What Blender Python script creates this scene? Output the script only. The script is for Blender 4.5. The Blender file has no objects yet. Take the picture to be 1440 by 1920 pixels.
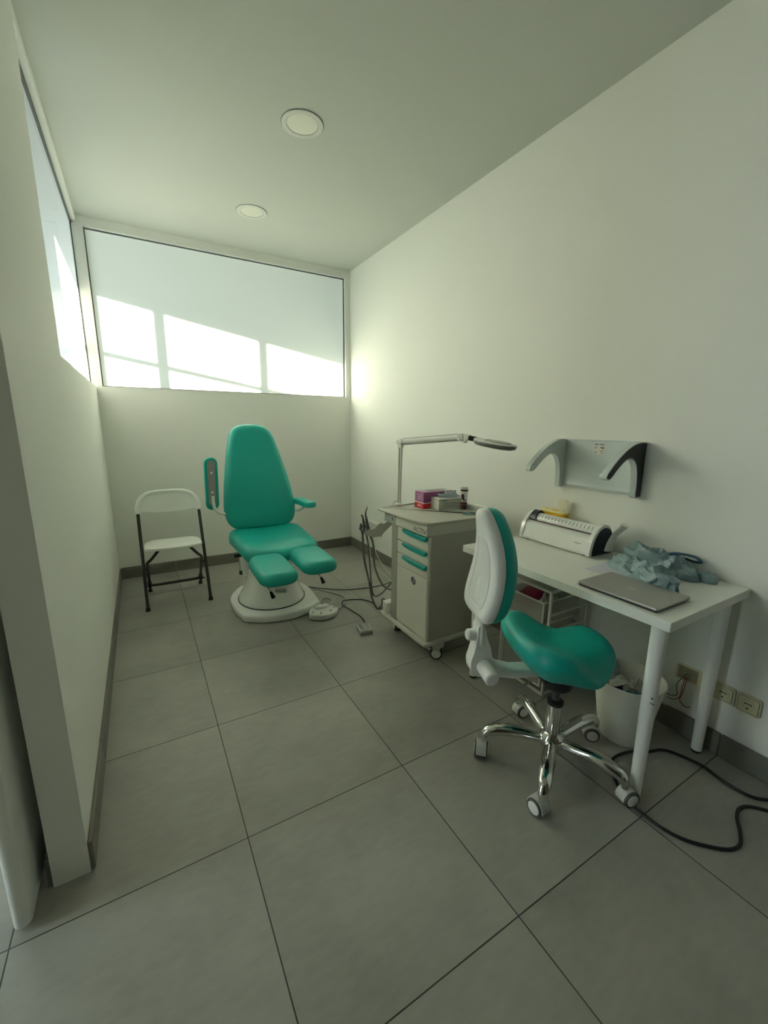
import bpy, bmesh, math, random
from mathutils import Vector, Matrix, noise
R_ = math.radians
PI = math.pi
scn = bpy.context.scene
COL = scn.collection
random.seed(7)

# ------------------------------------------------------------------ materials
def new_mat(name):
    m = bpy.data.materials.new(name); m.use_nodes = True
    nt = m.node_tree
    return m, nt, nt.nodes['Principled BSDF']

def mat(name, col, rough=0.5, metal=0.0, var=0.04, scale=20.0, bump=0.0, bscale=200.0, coat=0.0, spec=0.5, trans=0.0, alpha=1.0):
    m, nt, b = new_mat(name)
    N = nt.nodes; L = nt.links
    tc = N.new('ShaderNodeTexCoord')
    nz = N.new('ShaderNodeTexNoise'); nz.inputs['Scale'].default_value = scale; nz.inputs['Detail'].default_value = 4
    L.new(tc.outputs['Object'], nz.inputs['Vector'])
    mx = N.new('ShaderNodeMix'); mx.data_type = 'RGBA'
    mx.inputs['A'].default_value = (*[max(0, c*(1-var)) for c in col], 1)
    mx.inputs['B'].default_value = (*[min(1, c*(1+var)) for c in col], 1)
    L.new(nz.outputs['Fac'], mx.inputs['Factor'])
    L.new(mx.outputs['Result'], b.inputs['Base Color'])
    b.inputs['Roughness'].default_value = rough
    b.inputs['Metallic'].default_value = metal
    b.inputs['Specular IOR Level'].default_value = spec
    b.inputs['Coat Weight'].default_value = coat
    b.inputs['Coat Roughness'].default_value = 0.1
    b.inputs['Transmission Weight'].default_value = trans
    b.inputs['Alpha'].default_value = alpha
    if bump:
        n2 = N.new('ShaderNodeTexNoise'); n2.inputs['Scale'].default_value = bscale; n2.inputs['Detail'].default_value = 3
        L.new(tc.outputs['Object'], n2.inputs['Vector'])
        bp = N.new('ShaderNodeBump'); bp.inputs['Strength'].default_value = bump; bp.inputs['Distance'].default_value = 0.002
        L.new(n2.outputs['Fac'], bp.inputs['Height']); L.new(bp.outputs['Normal'], b.inputs['Normal'])
    return m

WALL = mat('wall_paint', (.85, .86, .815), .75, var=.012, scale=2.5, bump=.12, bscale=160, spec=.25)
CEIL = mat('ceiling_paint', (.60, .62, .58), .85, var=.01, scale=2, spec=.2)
WHITE_TRIM = mat('white_trim', (.80, .82, .79), .4, var=.01)
PLASTIC = mat('white_plastic', (.88, .885, .85), .35, var=.015, scale=30)
GLOSSWHITE = mat('glossy_white_enamel', (.87, .88, .85), .16, var=.01, coat=.5)
MATTEWHITE = mat('matte_white_plastic', (.83, .84, .81), .5, var=.02, scale=60, bump=.15, bscale=600)
DESKWHITE = mat('white_foil', (.84, .85, .80), .35, var=.012, scale=12)
BEIGE = mat('warm_grey_laminate', (.50, .495, .425), .42, var=.02, scale=8)
PILASTER = mat('warm_grey_pilaster', (.36, .355, .305), .45)
BEIGELIGHT = mat('pale_grey_laminate', (.69, .685, .60), .38, var=.015, scale=10)
EDGE = mat('beige_edge_band', (.50, .48, .38), .5)
TEAL = mat('teal_vinyl', (.006, .41, .35), .42, var=.05, scale=9, bump=.12, bscale=900)
TEALP = mat('teal_plastic', (.012, .33, .29), .35, var=.03)
BLACKP = mat('black_plastic', (.012, .012, .012), .45)
RUBBER = mat('black_rubber', (.018, .018, .017), .7, var=.1)
DARKSTEEL = mat('dark_painted_steel', (.022, .021, .018), .42, var=.1)
GREYP = mat('grey_plastic', (.34, .35, .32), .45)
DKGREY = mat('dark_grey_plastic', (.09, .09, .085), .5)
LTGREY = mat('light_grey_plastic', (.58, .59, .55), .4)
HOLDERM = mat('pale_blue_grey_enamel', (.62, .68, .68), .25, var=.01)
HOSE = mat('grey_ribbed_hose', (.17, .17, .155), .55, var=.15, scale=200)
CHROME = mat('chrome', (.78, .78, .76), .06, metal=1.0, var=.01)
STEEL = mat('brushed_steel', (.55, .55, .53), .28, metal=1.0)
NAVY = mat('navy_plastic', (.008, .012, .026), .35)
DARKPAD = mat('near_black_insert', (.010, .012, .016), .5)
PINK = mat('pink_carton', (.44, .16, .33), .55, var=.06, scale=40)
PINKD = mat('plum_carton', (.30, .08, .25), .55, var=.06, scale=40)
RED = mat('red_carton', (.62, .012, .03), .5, var=.05)
CARTON = mat('white_carton', (.72, .71, .64), .6, var=.03)
INK = mat('dark_print', (.10, .10, .11), .6)
INKG = mat('grey_print', (.36, .36, .35), .6)
BLUEFILM = mat('pale_blue_film', (.50, .58, .64), .25, var=.1, scale=60)
MAROON = mat('maroon_plastic', (.09, .006, .018), .3)
CYAN = mat('pale_cyan_plastic', (.22, .52, .55), .35)
YELLOW = mat('yellow_plastic', (.85, .50, .01), .4, var=.05)
PALEY = mat('pale_yellow_plastic', (.86, .76, .38), .4)
CREAM = mat('cream_plastic', (.78, .76, .62), .4)
SOCKET = mat('aged_ivory_plastic', (.62, .60, .40), .4, var=.05)
SOCKETD = mat('exposed_socket_core', (.26, .24, .15), .6, var=.3, scale=90)
LAPTOP = mat('grey_aluminium', (.42, .415, .385), .42, metal=.55, var=.01)
LAPLOGO = mat('satin_logo', (.50, .50, .47), .3, metal=.6)
BAG = mat('blue_grey_plastic_film', (.20, .30, .32), .36, var=.18, scale=14, bump=1.0, bscale=45)
BLUESTRAP = mat('dark_blue_strap', (.015, .07, .13), .5)
PAPER = mat('lilac_white_paper', (.76, .75, .84), .6)
TEALPAPER = mat('teal_tissue', (.03, .25, .32), .6, var=.2)
BLUEPAPER = mat('blue_tissue', (.01, .07, .22), .6, var=.2)
MAGENTA = mat('magenta_pack', (.35, .01, .09), .4)
GREEN = mat('green_plastic', (.01, .12, .05), .4)
WIREW = mat('white_wire_enamel', (.74, .74, .68), .35)
TISSUE = mat('crumpled_white_film', (.62, .62, .57), .5, var=.12, scale=40, bump=.5, bscale=80)
REDWIRE = mat('red_wire', (.22, .01, .01), .5)
LAMPG = mat('lamp_shaded_grey', (.15, .155, .14), .4)  # grey plastic darkened further, shade under the head put into the colour
LENSM = mat('smoky_lens_cover', (.30, .29, .25), .25)
RINGM = mat('satin_white_ring', (.66, .68, .64), .5)
DIFF = mat('opal_diffuser', (.74, .75, .65), .4, var=.005)
BIN = mat('bin_white_plastic', (.74, .75, .67), .4, var=.02)
GASKET_AND_SHADE = mat('dark_gasket_and_gap_shade', (.10, .105, .10), .6)  # window gaskets, also painted shade in the downlight and drawer gaps
CABLEGREY = mat('grey_cable', (.52, .51, .45), .5)
CABLEDARK = mat('dark_grey_cable', (.07, .07, .06), .5)
CABLEWHITE = mat('white_cable', (.70, .70, .62), .5)
BRACKET = mat('warm_grey_casting', (.40, .39, .33), .45)
ENTRY = mat('dark_unseen_wall', (.14, .13, .10), .6, var=.2, scale=6)  # darkened so the unseen walls behind the camera bounce little light
OUTER = mat('hall_paint', (.30, .32, .30), .8, var=.02, scale=3)

def clear_film(name, col):
    m, nt, b = new_mat(name); N = nt.nodes; L = nt.links
    tr = N.new('ShaderNodeBsdfTransparent'); tr.inputs['Color'].default_value = (.80, .88, .90, 1)
    mx = N.new('ShaderNodeMixShader')
    nz = N.new('ShaderNodeTexNoise'); nz.inputs['Scale'].default_value = 25
    mr = N.new('ShaderNodeMapRange'); mr.inputs['To Min'].default_value = .15; mr.inputs['To Max'].default_value = .55
    L.new(nz.outputs['Fac'], mr.inputs['Value'])
    b.inputs['Base Color'].default_value = (*col, 1); b.inputs['Roughness'].default_value = .15
    L.new(mr.outputs['Result'], mx.inputs['Fac']); L.new(tr.outputs[0], mx.inputs[1]); L.new(b.outputs[0], mx.inputs[2])
    L.new(mx.outputs[0], N['Material Output'].inputs['Surface'])
    return m
FILM = clear_film('clear_blue_film', (.35, .55, .62))

def mesh_panel(name):
    m, nt, b = new_mat(name); N = nt.nodes; L = nt.links
    tr = N.new('ShaderNodeBsdfTransparent')
    mx = N.new('ShaderNodeMixShader'); mx.inputs['Fac'].default_value = .55
    b.inputs['Base Color'].default_value = (.55, .55, .50, 1); b.inputs['Roughness'].default_value = .5
    L.new(tr.outputs[0], mx.inputs[1]); L.new(b.outputs[0], mx.inputs[2])
    L.new(mx.outputs[0], N['Material Output'].inputs['Surface'])
    return m
MESHP = mesh_panel('fine_wire_mesh')

def frosted(name, rough=.95, fac=.18, tint=1.0):
    m, nt, b = new_mat(name); N = nt.nodes; L = nt.links
    N.remove(b)
    t = N.new('ShaderNodeBsdfTranslucent'); t.inputs['Color'].default_value = (.80*tint, .84*tint, .81*tint, 1)
    d = N.new('ShaderNodeBsdfDiffuse'); d.inputs['Color'].default_value = (.70, .76, .72, 1)
    m1 = N.new('ShaderNodeMixShader'); m1.inputs['Fac'].default_value = .30
    g = N.new('ShaderNodeBsdfGlass'); g.inputs['Roughness'].default_value = rough; g.inputs['IOR'].default_value = 1.45; g.inputs['Color'].default_value = (.95*tint, .98*tint, .96*tint, 1); g.distribution = 'MULTI_GGX'
    m2 = N.new('ShaderNodeMixShader'); m2.inputs['Fac'].default_value = fac
    L.new(t.outputs[0], m1.inputs[1]); L.new(d.outputs[0], m1.inputs[2])
    L.new(m1.outputs[0], m2.inputs[1]); L.new(g.outputs[0], m2.inputs[2])
    L.new(m2.outputs[0], N['Material Output'].inputs['Surface'])
    return m
def clear_glass(name):
    m, nt, b = new_mat(name); N = nt.nodes; L = nt.links
    N.remove(b)
    g = N.new('ShaderNodeBsdfGlass'); g.inputs['Roughness'].default_value = 0.0; g.inputs['IOR'].default_value = 1.45
    L.new(g.outputs[0], N['Material Output'].inputs['Surface'])
    return m
GLASS = clear_glass('smooth_glass_face')
def satin_glass(name):
    m, nt, b = new_mat(name); N = nt.nodes; L = nt.links
    N.remove(b)
    g = N.new('ShaderNodeBsdfGlass'); g.inputs['Roughness'].default_value = .03; g.inputs['IOR'].default_value = 1.45
    r = N.new('ShaderNodeBsdfRefraction'); r.inputs['Roughness'].default_value = .1; r.inputs['IOR'].default_value = 1.45
    mx = N.new('ShaderNodeMixShader'); mx.inputs['Fac'].default_value = .88
    L.new(g.outputs[0], mx.inputs[1]); L.new(r.outputs[0], mx.inputs[2]); L.new(mx.outputs[0], N['Material Output'].inputs['Surface'])
    return m
SATIN = satin_glass('satin_glass_face')
FROST = frosted('frosted_glass')
FROSTL = frosted('frosted_glass_dim', fac=.45, tint=.86)

def floor_mat():
    m, nt, b = new_mat('grey_floor_tile'); N = nt.nodes; L = nt.links
    geo = N.new('ShaderNodeTexCoord'); sp = N.new('ShaderNodeSeparateXYZ'); L.new(geo.outputs['Object'], sp.inputs[0])
    def math_(op, a, bb=None):
        n = N.new('ShaderNodeMath'); n.operation = op
        for i, v in enumerate((a, bb)):
            if v is None: continue
            if isinstance(v, (int, float)): n.inputs[i].default_value = v
            else: L.new(v, n.inputs[i])
        return n.outputs[0]
    us = []
    ds = []
    for ax, off in (('X', -1.7781), ('Y', -.5055)):
        u = math_('DIVIDE', math_('SUBTRACT', sp.outputs[ax], off), .6)
        us.append(math_('FLOOR', u))
        f = math_('FRACT', u)
        ds.append(math_('MINIMUM', f, math_('SUBTRACT', 1.0, f)))
    d = math_('MULTIPLY', math_('MINIMUM', ds[0], ds[1]), .6)
    mr = N.new('ShaderNodeMapRange'); mr.inputs['From Min'].default_value = .0011; mr.inputs['From Max'].default_value = .0022
    L.new(d, mr.inputs['Value'])
    cmb = N.new('ShaderNodeCombineXYZ'); L.new(us[0], cmb.inputs[0]); L.new(us[1], cmb.inputs[1])
    wn = N.new('ShaderNodeTexWhiteNoise'); wn.noise_dimensions = '2D'; L.new(cmb.outputs[0], wn.inputs['Vector'])
    vm = N.new('ShaderNodeVectorMath'); vm.operation = 'MULTIPLY_ADD'
    L.new(cmb.outputs[0], vm.inputs[0]); vm.inputs[1].default_value = (3.7, 5.1, 0); L.new(geo.outputs['Object'], vm.inputs[2])
    n1 = N.new('ShaderNodeTexNoise'); n1.inputs['Scale'].default_value = 2.6; n1.inputs['Detail'].default_value = 6; n1.inputs['Roughness'].default_value = .6
    L.new(vm.outputs[0], n1.inputs['Vector'])
    n2 = N.new('ShaderNodeTexNoise'); n2.inputs['Scale'].default_value = 45; n2.inputs['Detail'].default_value = 5
    mp = N.new('ShaderNodeMapping'); mp.inputs['Scale'].default_value = (.35, 1, 1); L.new(vm.outputs[0], mp.inputs['Vector']); L.new(mp.outputs[0], n2.inputs['Vector'])
    s = math_('ADD', math_('MULTIPLY', n1.outputs['Fac'], .75), math_('MULTIPLY', n2.outputs['Fac'], .25))
    s = math_('ADD', s, math_('MULTIPLY', math_('SUBTRACT', wn.outputs['Value'], .5), .12))
    cr = N.new('ShaderNodeValToRGB'); cr.color_ramp.elements[0].position = .28; cr.color_ramp.elements[1].position = .74
    cr.color_ramp.elements[0].color = (.265, .260, .224, 1); cr.color_ramp.elements[1].color = (.42, .413, .36, 1)
    L.new(s, cr.inputs[0])
    mx = N.new('ShaderNodeMix'); mx.data_type = 'RGBA'; mx.inputs['A'].default_value = (.022, .022, .018, 1)
    L.new(cr.outputs[0], mx.inputs['B']); L.new(mr.outputs[0], mx.inputs['Factor']); L.new(mx.outputs['Result'], b.inputs['Base Color'])
    rr = N.new('ShaderNodeMapRange'); rr.inputs['To Min'].default_value = .36; rr.inputs['To Max'].default_value = .50
    L.new(n1.outputs['Fac'], rr.inputs['Value']); L.new(rr.outputs[0], b.inputs['Roughness'])
    bp = N.new('ShaderNodeBump'); bp.inputs['Strength'].default_value = .35; bp.inputs['Distance'].default_value = .002
    L.new(mr.outputs[0], bp.inputs['Height']); L.new(bp.outputs['Normal'], b.inputs['Normal'])
    b.inputs['Specular IOR Level'].default_value = .6
    return m
FLOOR = floor_mat()
SKIRT = mat('grey_skirting_tile', (.185, .180, .150), .5, var=.15, scale=5)

# ------------------------------------------------------------------ mesh helpers
INV = {}
def root_of(o):
    while o.parent: o = o.parent
    return o
def link(name, bm, m, parent=None, smooth=True, angle=38, extra=None):
    bmesh.ops.remove_doubles(bm, verts=bm.verts, dist=1e-6)
    bmesh.ops.recalc_face_normals(bm, faces=bm.faces)
    if parent is not None:
        inv = INV.get(root_of(parent).name)
        if inv is not None: bm.transform(inv)
    me = bpy.data.meshes.new(name); bm.to_mesh(me); bm.free()
    me.materials.append(m)
    if extra: 
        for e in extra: me.materials.append(e)
    if smooth:
        me.polygons.foreach_set('use_smooth', [True]*len(me.polygons))
        me.set_sharp_from_angle(angle=R_(angle))
    o = bpy.data.objects.new(name, me); COL.objects.link(o)
    if parent is not None: o.parent = parent
    return o
def thing(name, label, cat, loc=(0, 0, 0), rotz=0.0, group=None, local=False):
    o = bpy.data.objects.new(name, None); COL.objects.link(o)
    o.location = loc; o.rotation_euler = (0, 0, rotz); o.empty_display_size = .05
    o['label'] = label; o['category'] = cat
    if group: o['group'] = group
    if not local:
        INV[o.name] = (Matrix.Translation(loc) @ Matrix.Rotation(rotz, 4, 'Z')).inverted()
    return o
def single(name, label, cat, bm, m, loc=(0, 0, 0), group=None, **k):
    bm.transform(Matrix.Translation([-c for c in loc]))
    o = link(name, bm, m, None, **k); o.location = loc
    o['label'] = label; o['category'] = cat
    if group: o['group'] = group
    return o
def struct(name, bm, m, parent=None, **k):
    o = link(name, bm, m, parent, **k)
    if parent is None: o['kind'] = 'structure'
    return o
def NB(): return bmesh.new()
def box(bm, x0, x1, y0, y1, z0, z1, bev=0.0, seg=2):
    r = bmesh.ops.create_cube(bm, size=1.0)
    vs = r['verts']
    for v in vs:
        v.co = Vector((x0+(v.co.x+.5)*(x1-x0), y0+(v.co.y+.5)*(y1-y0), z0+(v.co.z+.5)*(z1-z0)))
    if bev > 0:
        es = list({e for v in vs for e in v.link_edges})
        bmesh.ops.bevel(bm, geom=es, offset=bev, segments=seg, affect='EDGES', profile=.5)
    return bm
def obox(bm, M, sx, sy, sz, bev=0.0, seg=2):
    b2 = NB(); box(b2, -sx/2, sx/2, -sy/2, sy/2, -sz/2, sz/2, bev, seg); b2.transform(M); merge(bm, b2)
def merge(bm, b2):
    me = bpy.data.meshes.new('tmp'); b2.to_mesh(me); b2.free(); bm.from_mesh(me); bpy.data.meshes.remove(me)
def catmull(P, n=8, closed=False):
    P = [Vector(p) for p in P]; out = []; m = len(P)
    rng = range(m) if closed else range(m-1)
    for i in rng:
        p1 = P[i]; p2 = P[(i+1) % m]
        p0 = P[i-1] if (i > 0 or closed) else p1+(p1-p2)
        p3 = P[(i+2) % m] if (i+2 < m or closed) else p2+(p2-p1)
        for k in range(n):
            t = k/n
            out.append(.5*((2*p1)+(-p0+p2)*t+(2*p0-5*p1+4*p2-p3)*t*t+(-p0+3*p1-3*p2+p3)*t**3))
    if not closed: out.append(P[-1])
    return out
def loft(bm, rings, cap=True, closed=False):
    vr = [[bm.verts.new(p) for p in r] for r in rings]
    n = len(vr[0])
    prs = list(zip(vr[:-1], vr[1:]))
    if closed: prs.append((vr[-1], vr[0]))
    for a, b in prs:
        for i in range(n):
            try: bm.faces.new((a[i], a[(i+1) % n], b[(i+1) % n], b[i]))
            except ValueError: pass
    if cap and not closed:
        for r, rev in ((vr[0], True), (vr[-1], False)):
            try: bm.faces.new(r[::-1] if rev else r)
            except ValueError: pass
    return bm
def tube(bm, pts, r, seg=12, cap=True, sy=1.0, up=None):
    pts = [Vector(p) for p in pts]; n = len(pts)
    rr = r if isinstance(r, (list, tuple)) else [r]*n
    rings = []
    t0 = (pts[1]-pts[0]).normalized()
    u = Vector(up) if up else (Vector((0, 0, 1)) if abs(t0.z) < .9 else Vector((1, 0, 0)))
    for i in range(n):
        t = (pts[min(i+1, n-1)]-pts[max(i-1, 0)])
        if t.length < 1e-9: t = t0
        t.normalize()
        u = (u-t*u.dot(t))
        if u.length < 1e-6: u = t.orthogonal()
        u.normalize(); w = t.cross(u)
        rings.append([pts[i]+(u*math.cos(a)*sy+w*math.sin(a))*rr[i] for a in [2*PI*k/seg for k in range(seg)]])
    return loft(bm, rings, cap)
def curve_tube(bm, pts, r, n=8, seg=10, **k):
    return tube(bm, catmull(pts, n), r, seg, **k)
def cyl(bm, a, b, r, r2=None, seg=24, bev=0.0):
    a = Vector(a); b = Vector(b); d = (b-a).normalized(); r2 = r if r2 is None else r2
    if bev: return tube(bm, [a, a+d*1e-5, a+d*bev, b-d*bev, b-d*1e-5, b], [max(r-bev, 1e-4), r-bev, r, r2, r2-bev, max(r2-bev, 1e-4)], seg)
    return tube(bm, [a, b], [r, r2], seg)
def lathe(bm, prof, seg=40, c=(0, 0, 0), M=None):
    c = Vector(c); rings = []
    for r, z in prof:
        rings.append([c+Vector((r*math.cos(2*PI*k/seg), r*math.sin(2*PI*k/seg), z)) for k in range(seg)])
    if M is not None: rings = [[M @ p for p in r] for r in rings]
    return loft(bm, rings, True)
def prism(bm, poly, f, t0, t1):
    """extrude 2-D polygon; f(u,v,t)->point"""
    return loft(bm, [[f(u, v, t0) for u, v in poly], [f(u, v, t1) for u, v in poly]], True)
def rrect(hx, hy, r, n=6, cx=0, cy=0):
    P = []
    for sx, sy, a0 in ((1, 1, 0), (-1, 1, 90), (-1, -1, 180), (1, -1, 270)):
        for k in range(n+1):
            a = R_(a0+90*k/n)
            P.append((cx+sx*(hx-r)+r*math.cos(a), cy+sy*(hy-r)+r*math.sin(a)))
    return P
def resample(P, n):
    P = [Vector(p) for p in P]; P.append(P[0].copy())
    L = [0]
    for a, b in zip(P[:-1], P[1:]): L.append(L[-1]+(b-a).length)
    out = []; j = 0
    for i in range(n):
        s = L[-1]*i/n
        while L[j+1] < s: j += 1
        t = (s-L[j])/max(L[j+1]-L[j], 1e-9); out.append(P[j].lerp(P[j+1], t))
    return out
def inset(P, d):
    n = len(P); out = []
    A = sum(P[i].x*P[(i+1) % n].y-P[(i+1) % n].x*P[i].y for i in range(n))
    s = 1 if A > 0 else -1
    for i in range(n):
        t = (P[(i+1) % n]-P[i-1]).normalized()
        nrm = Vector((-t.y, t.x))*s
        out.append(P[i]+nrm*d)
    return out
def cushion(bm, outline, th, r, f, dome=0.0, n=56, flat=False, back_r=None):
    """upholstered pad: outline in (u,v), thickness th along w (0 back .. th front)"""
    P = resample([Vector((u, v)) for u, v in outline], n)
    c = sum(P, Vector((0, 0)))/n
    rings = []
    br = back_r if back_r is not None else r*.5
    def add(d, w): rings.append([(q, w) for q in inset(P, d)])
    rb = min(br, th/2)
    rings.append([(c+(q-c)*.05, 0) for q in inset(P, rb)])
    for k in range(0, 5):
        a = R_(90*k/4); add(rb*(1-math.sin(a)), rb*(1-math.cos(a)))
    for k in range(0, 8):
        a = R_(90*k/7); add(r*(1-math.cos(a)), th-r+r*math.sin(a) if th > r else th*math.sin(a))
    base = inset(P, r)
    for s in (.82, .62, .4, .2, .03):
        rings.append([(c+(q-c)*s, th+dome*(1-s*s)) for q in base])
    loft(bm, [[f(q.x, q.y, w) for q, w in ring] for ring in rings], True)
    return bm
def text_mesh(txt, size, f, m, name, parent, depth=.0006, align='CENTER', sx=1.0):
    cu = bpy.data.curves.new('txt', 'FONT'); cu.body = txt; cu.size = size; cu.extrude = depth/2; cu.align_x = align; cu.align_y = 'CENTER'; cu.resolution_u = 3
    o = bpy.data.objects.new('txt', cu); COL.objects.link(o)
    dg = bpy.context.evaluated_depsgraph_get()
    me = bpy.data.meshes.new_from_object(o.evaluated_get(dg))
    bm = NB(); bm.from_mesh(me)
    bpy.data.objects.remove(o); bpy.data.curves.remove(cu); bpy.data.meshes.remove(me)
    for v in bm.verts: v.co = f(v.co.x*sx, v.co.y, v.co.z)
    return link(name, bm, m, parent, smooth=False)

# ------------------------------------------------------------------ room shell
W = 2.213; H = 2.812; XS = -4.25; M_ = 0.97
bm = NB(); box(bm, XS-.12, .12, -5.4, 5.3, -.08, 0); struct('floor', bm, FLOOR, smooth=False)
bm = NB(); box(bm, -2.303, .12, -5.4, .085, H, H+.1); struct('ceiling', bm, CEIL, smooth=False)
bm = NB(); box(bm, 0, .12, -5.4, .085, 0, H); struct('wall_right', bm, WALL, smooth=False)
bm = NB(); box(bm, 0, .12, .085, 5.3, 0, H); struct('wall_hall_right', bm, OUTER, smooth=False)
bm = NB()
box(bm, -2.303, 0, 0, .085, 0, 1.605); box(bm, -.047, 0, 0, .085, 1.605, 2.751); box(bm, -2.250, -2.178, 0, .085, 1.605, 2.751); box(bm, -2.303, 0, 0, .085, 2.751, H)
struct('wall_back', bm, WALL, smooth=False)
bm = NB()
box(bm, -2.303, -W, -2.78, 0, 0, 1.6); box(bm, -2.303, -W, -2.78, -1.838, 1.6, H); box(bm, -2.303, -W, -1.838, 0, 2.768, H)
struct('wall_left', bm, WALL, smooth=False)
bm = NB(); box(bm, -2.303, -W, -5.4, -3.85, 0, H); struct('wall_left_entry', bm, ENTRY, smooth=False)
bm = NB(); box(bm, -2.303, 0, -5.4, -5.3, 0, H); struct('wall_front', bm, ENTRY, smooth=False)
bm = NB(); box(bm, -2.303, -W, -3.85, -2.78, 2.2, H); struct('wall_left_header', bm, WALL, smooth=False)
bm = NB(); box(bm, XS-.12, .12, .085, 5.3, H, H+.1); box(bm, XS-.12, -2.303, -5.4, .085, H, H+.1); struct('ceiling_hall', bm, OUTER, smooth=False)
# outer hall that carries the shop-front daylight
bm = NB(); box(bm, XS, .0, 5.2, 5.3, 0, H); struct('wall_hall_end', bm, OUTER, smooth=False)
bm = NB(); box(bm, XS, -2.303, -5.4, -5.3, 0, H); struct('wall_hall_near', bm, OUTER, smooth=False)
def ys(yp): return yp+(-2.25-XS)*M_
bm = NB()
box(bm, XS-.12, XS, -5.3, -2.95, 0, H); box(bm, XS-.12, XS, -2.2, ys(-1.95), 0, H)                     # unseen solid stretches added to hold sun and daylight back from the doorway
box(bm, XS-.12, XS, ys(-1.47), ys(-1.06), 0, H)                # pillar
box(bm, XS-.12, XS, -5.3, 5.2, 2.665, H)                       # head
box(bm, XS-.12, XS, -5.3, 5.2, 0, .12)                         # plinth
struct('wall_hall_front', bm, OUTER, smooth=False)
bm = NB()
yp = -1.47+.38
for k in range(7):
    y = ys(-.267+.82*k)+.029
    if y < 5.1: box(bm, XS-.05, XS-.005, y-.024, y+.024, .12, 2.665)
box(bm, XS-.045, XS-.01, ys(-1.06), 5.2, 2.210, 2.250)
struct('window_3', bm, WHITE_TRIM, smooth=False)

# back window: trim, gasket, frosted pane
bm = NB()
x0, x1, z0, z1 = -2.178, -.047, 1.605, 2.751
def frame_ring(bm, x0, x1, z0, z1, y0, y1, t):
    box(bm, x0, x0+t, y0, y1, z0, z1); box(bm, x1-t, x1, y0, y1, z0, z1); box(bm, x0+t, x1-t, y0, y1, z1-t, z1); box(bm, x0+t, x1-t, y0, y1, z0, z0+t)
frame_ring(bm, x0, x1, z0, z1, -.002, .034, .004)
w1 = struct('window_1', bm, WHITE_TRIM, smooth=False)
bm = NB(); frame_ring(bm, x0+.004, x1-.004, z0+.004, z1-.004, .034, .047, .007); struct('gasket', bm, GASKET_AND_SHADE, w1, smooth=False)
def pane(parent, ax, m, m2, *dims):
    bm = NB(); box(bm, *dims)
    bm.normal_update()
    for f in bm.faces: f.material_index = 1 if (f.normal[ax]*(-1 if ax == 1 else 1)) > .5 else 0
    struct('pane', bm, m, parent, smooth=False, extra=[m2])
pane(w1, 1, FROST, GLASS, x0+.006, x1-.006, .0415, .0475, z0+.004, z1-.006)
# left high window
bm = NB()
box(bm, -2.262, -2.240, -1.838, 0, 2.752, 2.768); box(bm, -2.262, -2.245, -1.838, 0, 1.6, 1.603); box(bm, -2.262, -2.244, -.004, 0, 1.603, 2.752); box(bm, -2.262, -2.244, -1.838, -1.834, 1.603, 2.752)
w2 = struct('window_2', bm, GASKET_AND_SHADE, smooth=False)
pane(w2, 0, FROSTL, SATIN, -2.2575, -2.2515, -1.836, -.002, 1.602, 2.756)
# skirting tiles
BB = .1; T = .012
def skirting(name, segs):
    bm = NB()
    for s in segs: box(bm, *s, 0.0005, BB, .003, 1)
    struct(name, bm, SKIRT, smooth=False)
skirting('baseboard_back', [(-2.2, -1.779, -T, 0), (-1.777, -1.179, -T, 0), (-1.177, -.579, -T, 0), (-.577, 0, -T, 0)])
def ysegs(a, b):
    e = [-.5055-.6*k for k in range(-1, 10)]
    c = [b]+[v for v in e if a+.02 < v < b-.02]+[a]
    return [(c[i+1]+.001, c[i]-.001) for i in range(len(c)-1)]
skirting('baseboard_right', [(-T, 0, a, b) for a, b in ysegs(-5.3, -T)])
skirting('baseboard_left', [(-W, -W+T, a, b) for a, b in ysegs(-2.776, -T)])
bm = NB(); box(bm, -2.316, -2.3035, -2.775, -2.2, .0005, .10, .003, 1); struct('baseboard_hall', bm, SKIRT, smooth=False)
# sliding door leaf that slides behind the left wall
bm = NB()
prism(bm, [(-2.335, -1.9), (-2.375, -1.9)]+[(-2.355+.02*math.cos(R_(a)), -2.858+.02*math.sin(R_(a))) for a in range(180, 361, 15)], lambda u, v, t: Vector((u, v, t)), .016, 2.19)
d1 = struct('door_1', bm, WHITE_TRIM, angle=50)
bm = NB(); box(bm, -2.358, -2.352, -2.86, -1.92, .004, .018); struct('floor_guide', bm, GASKET_AND_SHADE, d1, smooth=False)

# ------------------------------------------------------------------ ceiling downlights
def downlight(x, y, label):
    t = thing('ceiling_downlight', label, 'ceiling light', (x, y, H), group='round recessed ceiling lights', local=True)
    bm = NB(); lathe(bm, [(.0785, -.0006), (.080, -.004), (.098, -.006), (.104, -.0045), (.1045, -.0006)], 56); link('trim_ring', bm, RINGM, t)
    bm = NB(); lathe(bm, [(.1045, -.0005), (.1065, -.0012), (.1067, -.0002)], 56); link('shadow_gap', bm, GASKET_AND_SHADE, t)  # dark ring painting the shade between trim and ceiling
    bm = NB(); lathe(bm, [(.0001, -.0030), (.070, -.0032), (.0775, -.0025), (.0775, -.0006)], 56); link('diffuser', bm, DIFF, t)
    bm = NB(); lathe(bm, [(.0775, -.0006), (.0778, -.0034), (.0792, -.0034), (.0795, -.0006)], 56); link('lip', bm, GREYP, t)
    return t
downlight(-1.100, -1.753, 'round recessed ceiling light nearer the door, switched off')
downlight(-1.113, -.712, 'round recessed ceiling light nearer the frosted back window, switched off')

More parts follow.
